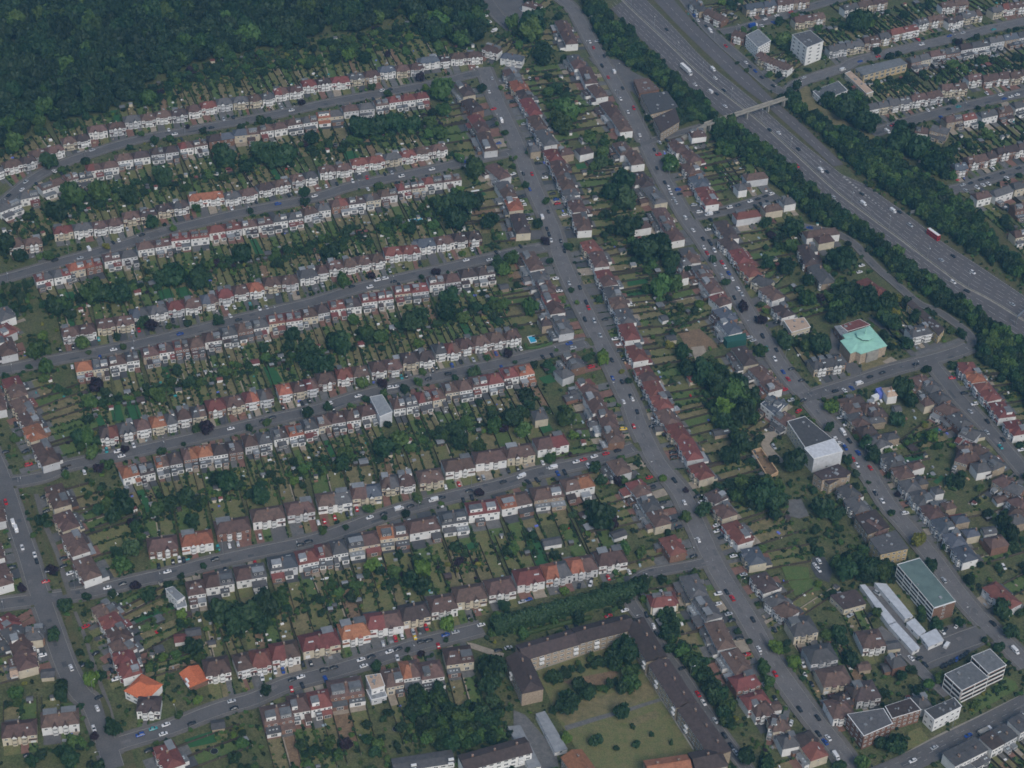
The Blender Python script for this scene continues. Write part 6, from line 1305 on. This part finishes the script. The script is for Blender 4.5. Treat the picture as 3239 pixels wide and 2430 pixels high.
# belts and forest
def fill(pts, sp, r0, r1, kinds, wts, z=0, jit=.45, seed=1, chk=True):
    P=[tuple(q) for q in (parse(pts) if isinstance(pts,str) else pts)]; g=random.Random(seed); out=[]
    xs=[p[0] for p in P]; ys=[p[1] for p in P]; X=np.arange(min(xs),max(xs),sp); Y=np.arange(min(ys),max(ys),sp*.87)
    for j,y in enumerate(Y):
        for x in X:
            px=x+(j%2)*sp/2+g.uniform(-jit,jit)*sp; py=y+g.uniform(-jit,jit)*sp
            out.append((px,py))
    A=np.array(out); ok=pts_in_poly(P,A[:,0],A[:,1]); res=[]
    for (px,py),o in zip(out,ok):
        if not o or (chk and (occ((px,py)) in (1,2,3,5) or occ((px+2.2,py))==1 or occ((px-2.2,py))==1 or occ((px,py+2.2))==1)): continue
        res.append((px,py,g.uniform(r0,r1),g.choices(kinds,wts)[0]))
    return res
FOREST=fill(FPOLY,8.2,3.2,7.6,'fdmfl',(6,4,2,3,.12),seed=3)
BELT=[]
for s,sd in (('C -150,200 0,270 150,420 320,570 430,660 560,760 600,840 480,850 330,880 250,930 300,770 240,650 200,620 100,520 0,480 -100,420 -300,280',1),('B 1850,-80 1930,-20 2050,110 2212,250 2230,430 2050,400 1960,250 1870,100',2),
    ('C 600,870 720,860 870,940 1000,1060 1100,1190 1250,1320 1400,1430 1600,1600 1560,1640 1300,1570 1150,1430 1080,1340 980,1290 950,1190 800,1130 650,1100 560,1000 550,920',3),
    ('Q -100,640 0,745 440,1085 600,1180 860,1300 1120,1480 1330,1630 1330,1659 1000,1659 500,1450 300,1280 150,1190 0,950 -80,900',4),
    ('R 900,-30 1370,0 1500,130 1620,240 1850,330 2010,430 2260,520 2300,1500 2180,1300 2000,1080 1850,980 1650,860 1690,700 1620,570 1400,400 1140,200',5),
    ('C 1080,640 1180,650 1250,760 1400,850 1650,960 1720,1000 1900,1150 2100,1250 2212,1320 2260,1640 2100,1540 1850,1340 1700,1270 1450,1100 1300,920 1100,760',6),
    ('Q 0,60 100,0 520,0 700,170 880,240 1080,420 1230,500 1260,620 1480,720 1700,920 1800,1100 2000,1300 2130,1420 2300,1560 2300,1700 1900,1440 1560,1260 1290,1090 1040,940 780,700 440,450 200,280',7),
    ('C 1180,600 1400,700 1700,740 1710,900 1600,930 1400,830 1250,710',8),('Q 580,0 1000,0 1040,130 1330,180 1400,440 1270,480 1100,350 900,200',9),
    ('L 1200,180 1330,330 1400,560 1560,700 1700,880 1830,1130 1900,1300 2080,1560 2080,1659 1990,1659 1900,1500 1780,1290 1640,1050 1450,800 1280,550 1190,400 1130,200',10),
    ('F 430,900 560,920 720,1030 850,1150 870,1300 760,1340 600,1330 560,1100 400,1000',11),('I 700,60 1050,100 1060,220 900,280 720,200 690,100',12),('F 1450,300 1800,430 1850,560 1600,520 1420,600 1380,430',13),
    ('M 1300,1000 1500,1000 1700,1200 2050,1180 2100,1420 1800,1500 1500,1500 1350,1350 1240,1150',14),('L 250,880 330,830 450,790 620,700 760,640 900,560 1010,600 1060,720 1040,900 900,960 740,1010 620,1060 560,1120 400,1120 340,1050 360,960 480,950 620,960 760,920 870,820 850,790 600,840 420,880 280,940',16),('D -60,300 210,290 230,560 100,620 -60,560',17),('D -60,390 60,380 70,480 -60,480',18),('G 560,60 900,130 880,230 700,250 600,190',19),('I 1430,600 1800,640 1820,760 1500,740 1420,660',15)):
    BELT+=fill(s,4.6,2.4,4.4,'dmf',(5,4,2),seed=sd) if sd not in (16,17,18,19) else fill(s,5.2,1.3,2.5,'dmfl',(5,4,2,.3),seed=sd)
def hedge(name,label,line,w,h,kind,cat='hedge',clump=.75):
    P=resample(smooth(parse(line,h*.6),2),1.2); N=normals(P); g=np.random.default_rng(int(w*10+h)); V=[];F=[]
    k=7; ring=[]
    for i,(p,n) in enumerate(zip(P,N)):
        sw=w/2*(.80+.22*abs(math.sin(i*.55))); hh=h*(.84+.12*abs(math.sin(i*.55+.4)))
        for a in range(k):
            t_=math.pi*a/(k-1); V.append((p[0]+n[0]*sw*.9*math.cos(t_),p[1]+n[1]*sw*.9*math.cos(t_),-.4+hh*.95*(math.sin(t_)**.45)))
    for i in range(len(P)-1):
        for a in range(k-1): F.append((i*k+a,i*k+a+1,(i+1)*k+a+1,(i+1)*k+a))
    for i,(p,n) in enumerate(zip(P,N)):
        sw=w/2*(.80+.22*abs(math.sin(i*.55))); hh=h*(.84+.12*abs(math.sin(i*.55+.4)))
        for _ in range(int(w*h*.9)):
            t_=g.uniform(0,math.pi); c=np.array([p[0]+n[0]*sw*math.cos(t_)+g.normal()*.5,p[1]+n[1]*sw*math.cos(t_)+g.normal()*.5,-.4+hh*(math.sin(t_)**.45)*g.uniform(.94,1.07)])
            m=np.array([n[0]*math.cos(t_),n[1]*math.cos(t_),math.sin(t_)])+g.normal(size=3)*.5; m/=np.linalg.norm(m); u=np.cross(m,g.normal(size=3)); u/=np.linalg.norm(u); v=np.cross(m,u); s_=clump*g.uniform(.5,1.1)
            b=len(V); V+=[c-u*s_-v*s_*.6,c+u*s_-v*s_*.5,c+u*s_*.8+v*s_*.7,c-u*s_*.7+v*s_*.6]; F.append((b,b+1,b+2,b+3))
    o=add(name,mesh_from(name,V,F,['leaf_'+kind])); tag(o,label,cat); return o
hedge('tall_hedge','tall dense dark green hedge between the bottom houses and the brick flats','L -215,400 -100,368 60,325 300,262 560,190 800,125 985,78',8.5,8.5,'d')
hedge('low_hedge','clipped low hedge wrapped round the blue swimming pool garden','E 1462,740 1480,775 1560,762 1650,735',2.0,2.2,'m',clump=.4)
hedge('low_hedge','low dark hedge in front of the upper side of the brick flats','L 20,480 200,430 420,375 640,325',3.2,2.0,'m',clump=.45)
src=bpy.data.collections.new('leaf_sources'); idx={}
def source(kind,v,small):
    k=(kind,v,small)
    if k not in idx:
        o=bpy.data.objects.new('source_%03d'%len(idx), crown(kind,v,small)); src.objects.link(o); idx[k]=len(idx)
    return idx[k]
for sm,n in ((False,4),(True,3)):
    for kd in 'dmlpyfw':
        for v in range(n): source(kd,v,sm)
source('c',0,False)
def gn_scatter():
    ng=bpy.data.node_groups.new('scatter','GeometryNodeTree'); ng.interface.new_socket('Geometry',in_out='INPUT',socket_type='NodeSocketGeometry'); ng.interface.new_socket('Geometry',in_out='OUTPUT',socket_type='NodeSocketGeometry')
    N=ng.nodes; Lk=ng.links; gi=N.new('NodeGroupInput'); go=N.new('NodeGroupOutput'); ip=N.new('GeometryNodeInstanceOnPoints'); ci=N.new('GeometryNodeCollectionInfo')
    ci.inputs['Collection'].default_value=src; ci.inputs['Separate Children'].default_value=True; ci.inputs['Reset Children'].default_value=True
    def attr(n,ty):
        a=N.new('GeometryNodeInputNamedAttribute'); a.data_type=ty; a.inputs['Name'].default_value=n; return a.outputs[0]
    Lk.new(gi.outputs[0],ip.inputs['Points']); Lk.new(ci.outputs[0],ip.inputs['Instance']); ip.inputs['Pick Instance'].default_value=True
    Lk.new(attr('var','INT'),ip.inputs['Instance Index']); Lk.new(attr('sc','FLOAT_VECTOR'),ip.inputs['Scale'])
    cx=N.new('ShaderNodeCombineXYZ'); Lk.new(attr('rot','FLOAT'),cx.inputs[2])
    er=N.new('FunctionNodeEulerToRotation'); Lk.new(cx.outputs[0],er.inputs[0]); Lk.new(er.outputs[0],ip.inputs['Rotation'])
    Lk.new(ip.outputs[0],go.inputs[0]); return ng
NG=gn_scatter()
def scatter(name, items, small, z0=-.4, lift=.3, tall=(1.0,1.3)):
    me=bpy.data.meshes.new(name); n=len(items); V=[(q[0],q[1],z0+(q[2]*lift)) for q in items]; me.from_pydata(V,[],[])
    g=np.random.default_rng(len(items)); me.attributes.new('var','INT','POINT'); me.attributes.new('sc','FLOAT_VECTOR','POINT'); me.attributes.new('rot','FLOAT','POINT'); va=me.attributes['var']
    nv=3 if small else 4
    va.data.foreach_set('value',[idx[(q[3],int(g.integers(nv)),small)] if q[3]!='c' else idx[('c',0,False)] for q in items])
    sc=np.array([[q[2]*1.1*g.uniform(.85,1.15),q[2]*1.1*g.uniform(.85,1.15),q[2]*g.uniform(*tall)] for q in items],np.float32); me.attributes['sc'].data.foreach_set('vector',sc.ravel())
    me.attributes['rot'].data.foreach_set('value',g.uniform(0,6.28,n).astype(np.float32))
    o=bpy.data.objects.new(name,me); COL.objects.link(o); o['kind']='stuff'; md=o.modifiers.new('scatter','NODES'); md.node_group=NG; return o
scatter('forest',FOREST,False,lift=.5,tall=(1.3,1.9))
scatter('woodland_belt',BELT,False,lift=.35,tall=(1.3,1.9))
SHR=[s for s in SHR if occ((s[0],s[1]))==0]
# shrubs in the ground between houses that no garden covers
g=random.Random(5)
GARD=np.zeros(OCC.shape,bool)
for h in HOUSES:
    if h['row']['name'] in ('x1','x2','a2r','m2'): continue
    for u in np.arange(-h['L']/2-1,h['L']/2+1,.8):
        for v in np.arange(-h['D']/2-8,h['D']/2+24,.8):
            p=h['c']+h['d']*u+h['n']*v; i_=int(p[0]-GX0); j_=int(p[1]-GY0)
            if 0<=i_<GN_X and 0<=j_<GN_Y: GARD[j_,i_]=True
for _ in range(60000):
    x=g.uniform(-330,430); y=g.uniform(620,1420)
    if occ((x,y))!=0 or GARD[int(y-GY0),int(x-GX0)]: continue
    if math.sin(x*.11+2*math.sin(y*.07))+math.sin(y*.13+x*.03)<-.35 and g.random()<.85: continue
    q_=g.random()
    if q_<.06: others.append((x,y,g.uniform(1.6,3.6),g.choices('dmlfp',(5,5,.4,4,.2))[0],0))
    elif q_<.8: SHR.append((x,y,g.uniform(.5,1.5),g.choices('dmlyf',(5,6,.5,.4,4))[0]))
court=[tuple(p) for p in parse('L 130,800 700,620 1020,560 1080,760 1300,1080 1560,1540 1100,1690 600,1690 330,1200 200,900')]
lawn2=[tuple(p) for p in parse('I 1020,640 1230,640 1340,820 1290,860 1420,940 1130,960 1060,760')]
A_=np.array([(s[0],s[1]) for s in SHR]); kill=pts_in_poly(court,A_[:,0],A_[:,1])|pts_in_poly(lawn2,A_[:,0],A_[:,1]); SHR=[s for s,kq in zip(SHR,kill) if not kq]
A_=np.array([(q[0],q[1]) for q in others]); kill=(pts_in_poly(court,A_[:,0],A_[:,1])|pts_in_poly(lawn2,A_[:,0],A_[:,1]))&np.array([not q[4] for q in others]); others=[q for q,kq in zip(others,kill) if not kq]
scatter('garden_trees',others,False,lift=.35,tall=(1.1,1.5))
scatter('garden_shrubs',SHR,True,lift=.0,tall=(.9,1.4))
print('trees',len(TREES),'forest',len(FOREST),'belt',len(BELT),'shrubs',len(SHR),'cars',len(cl),'houses',len(HOUSES),'fences',len(FENCE),'objects',len(COL.objects))

# ------------------------------------------------------------ haze
HZ_D=0.00011
mb=MB(); mb.box(-1500,1500,-60,2900,-1.5,CAM_H+12,'glass_dark',True); hm=mb.mesh('haze'); hm.materials.clear()
m=bpy.data.materials.new('haze_air'); m.use_nodes=True; n=m.node_tree.nodes; n.clear(); v=n.new('ShaderNodeVolumePrincipled'); v.inputs['Color'].default_value=(.24,.57,.90,1); v.inputs['Density'].default_value=HZ_D; v.inputs['Anisotropy'].default_value=.2
o_=n.new('ShaderNodeOutputMaterial'); m.node_tree.links.new(v.outputs[0],o_.inputs['Volume']); m.volume_intersection_method if 0 else None
hm.materials.append(m); add('haze',hm,kind='stuff')
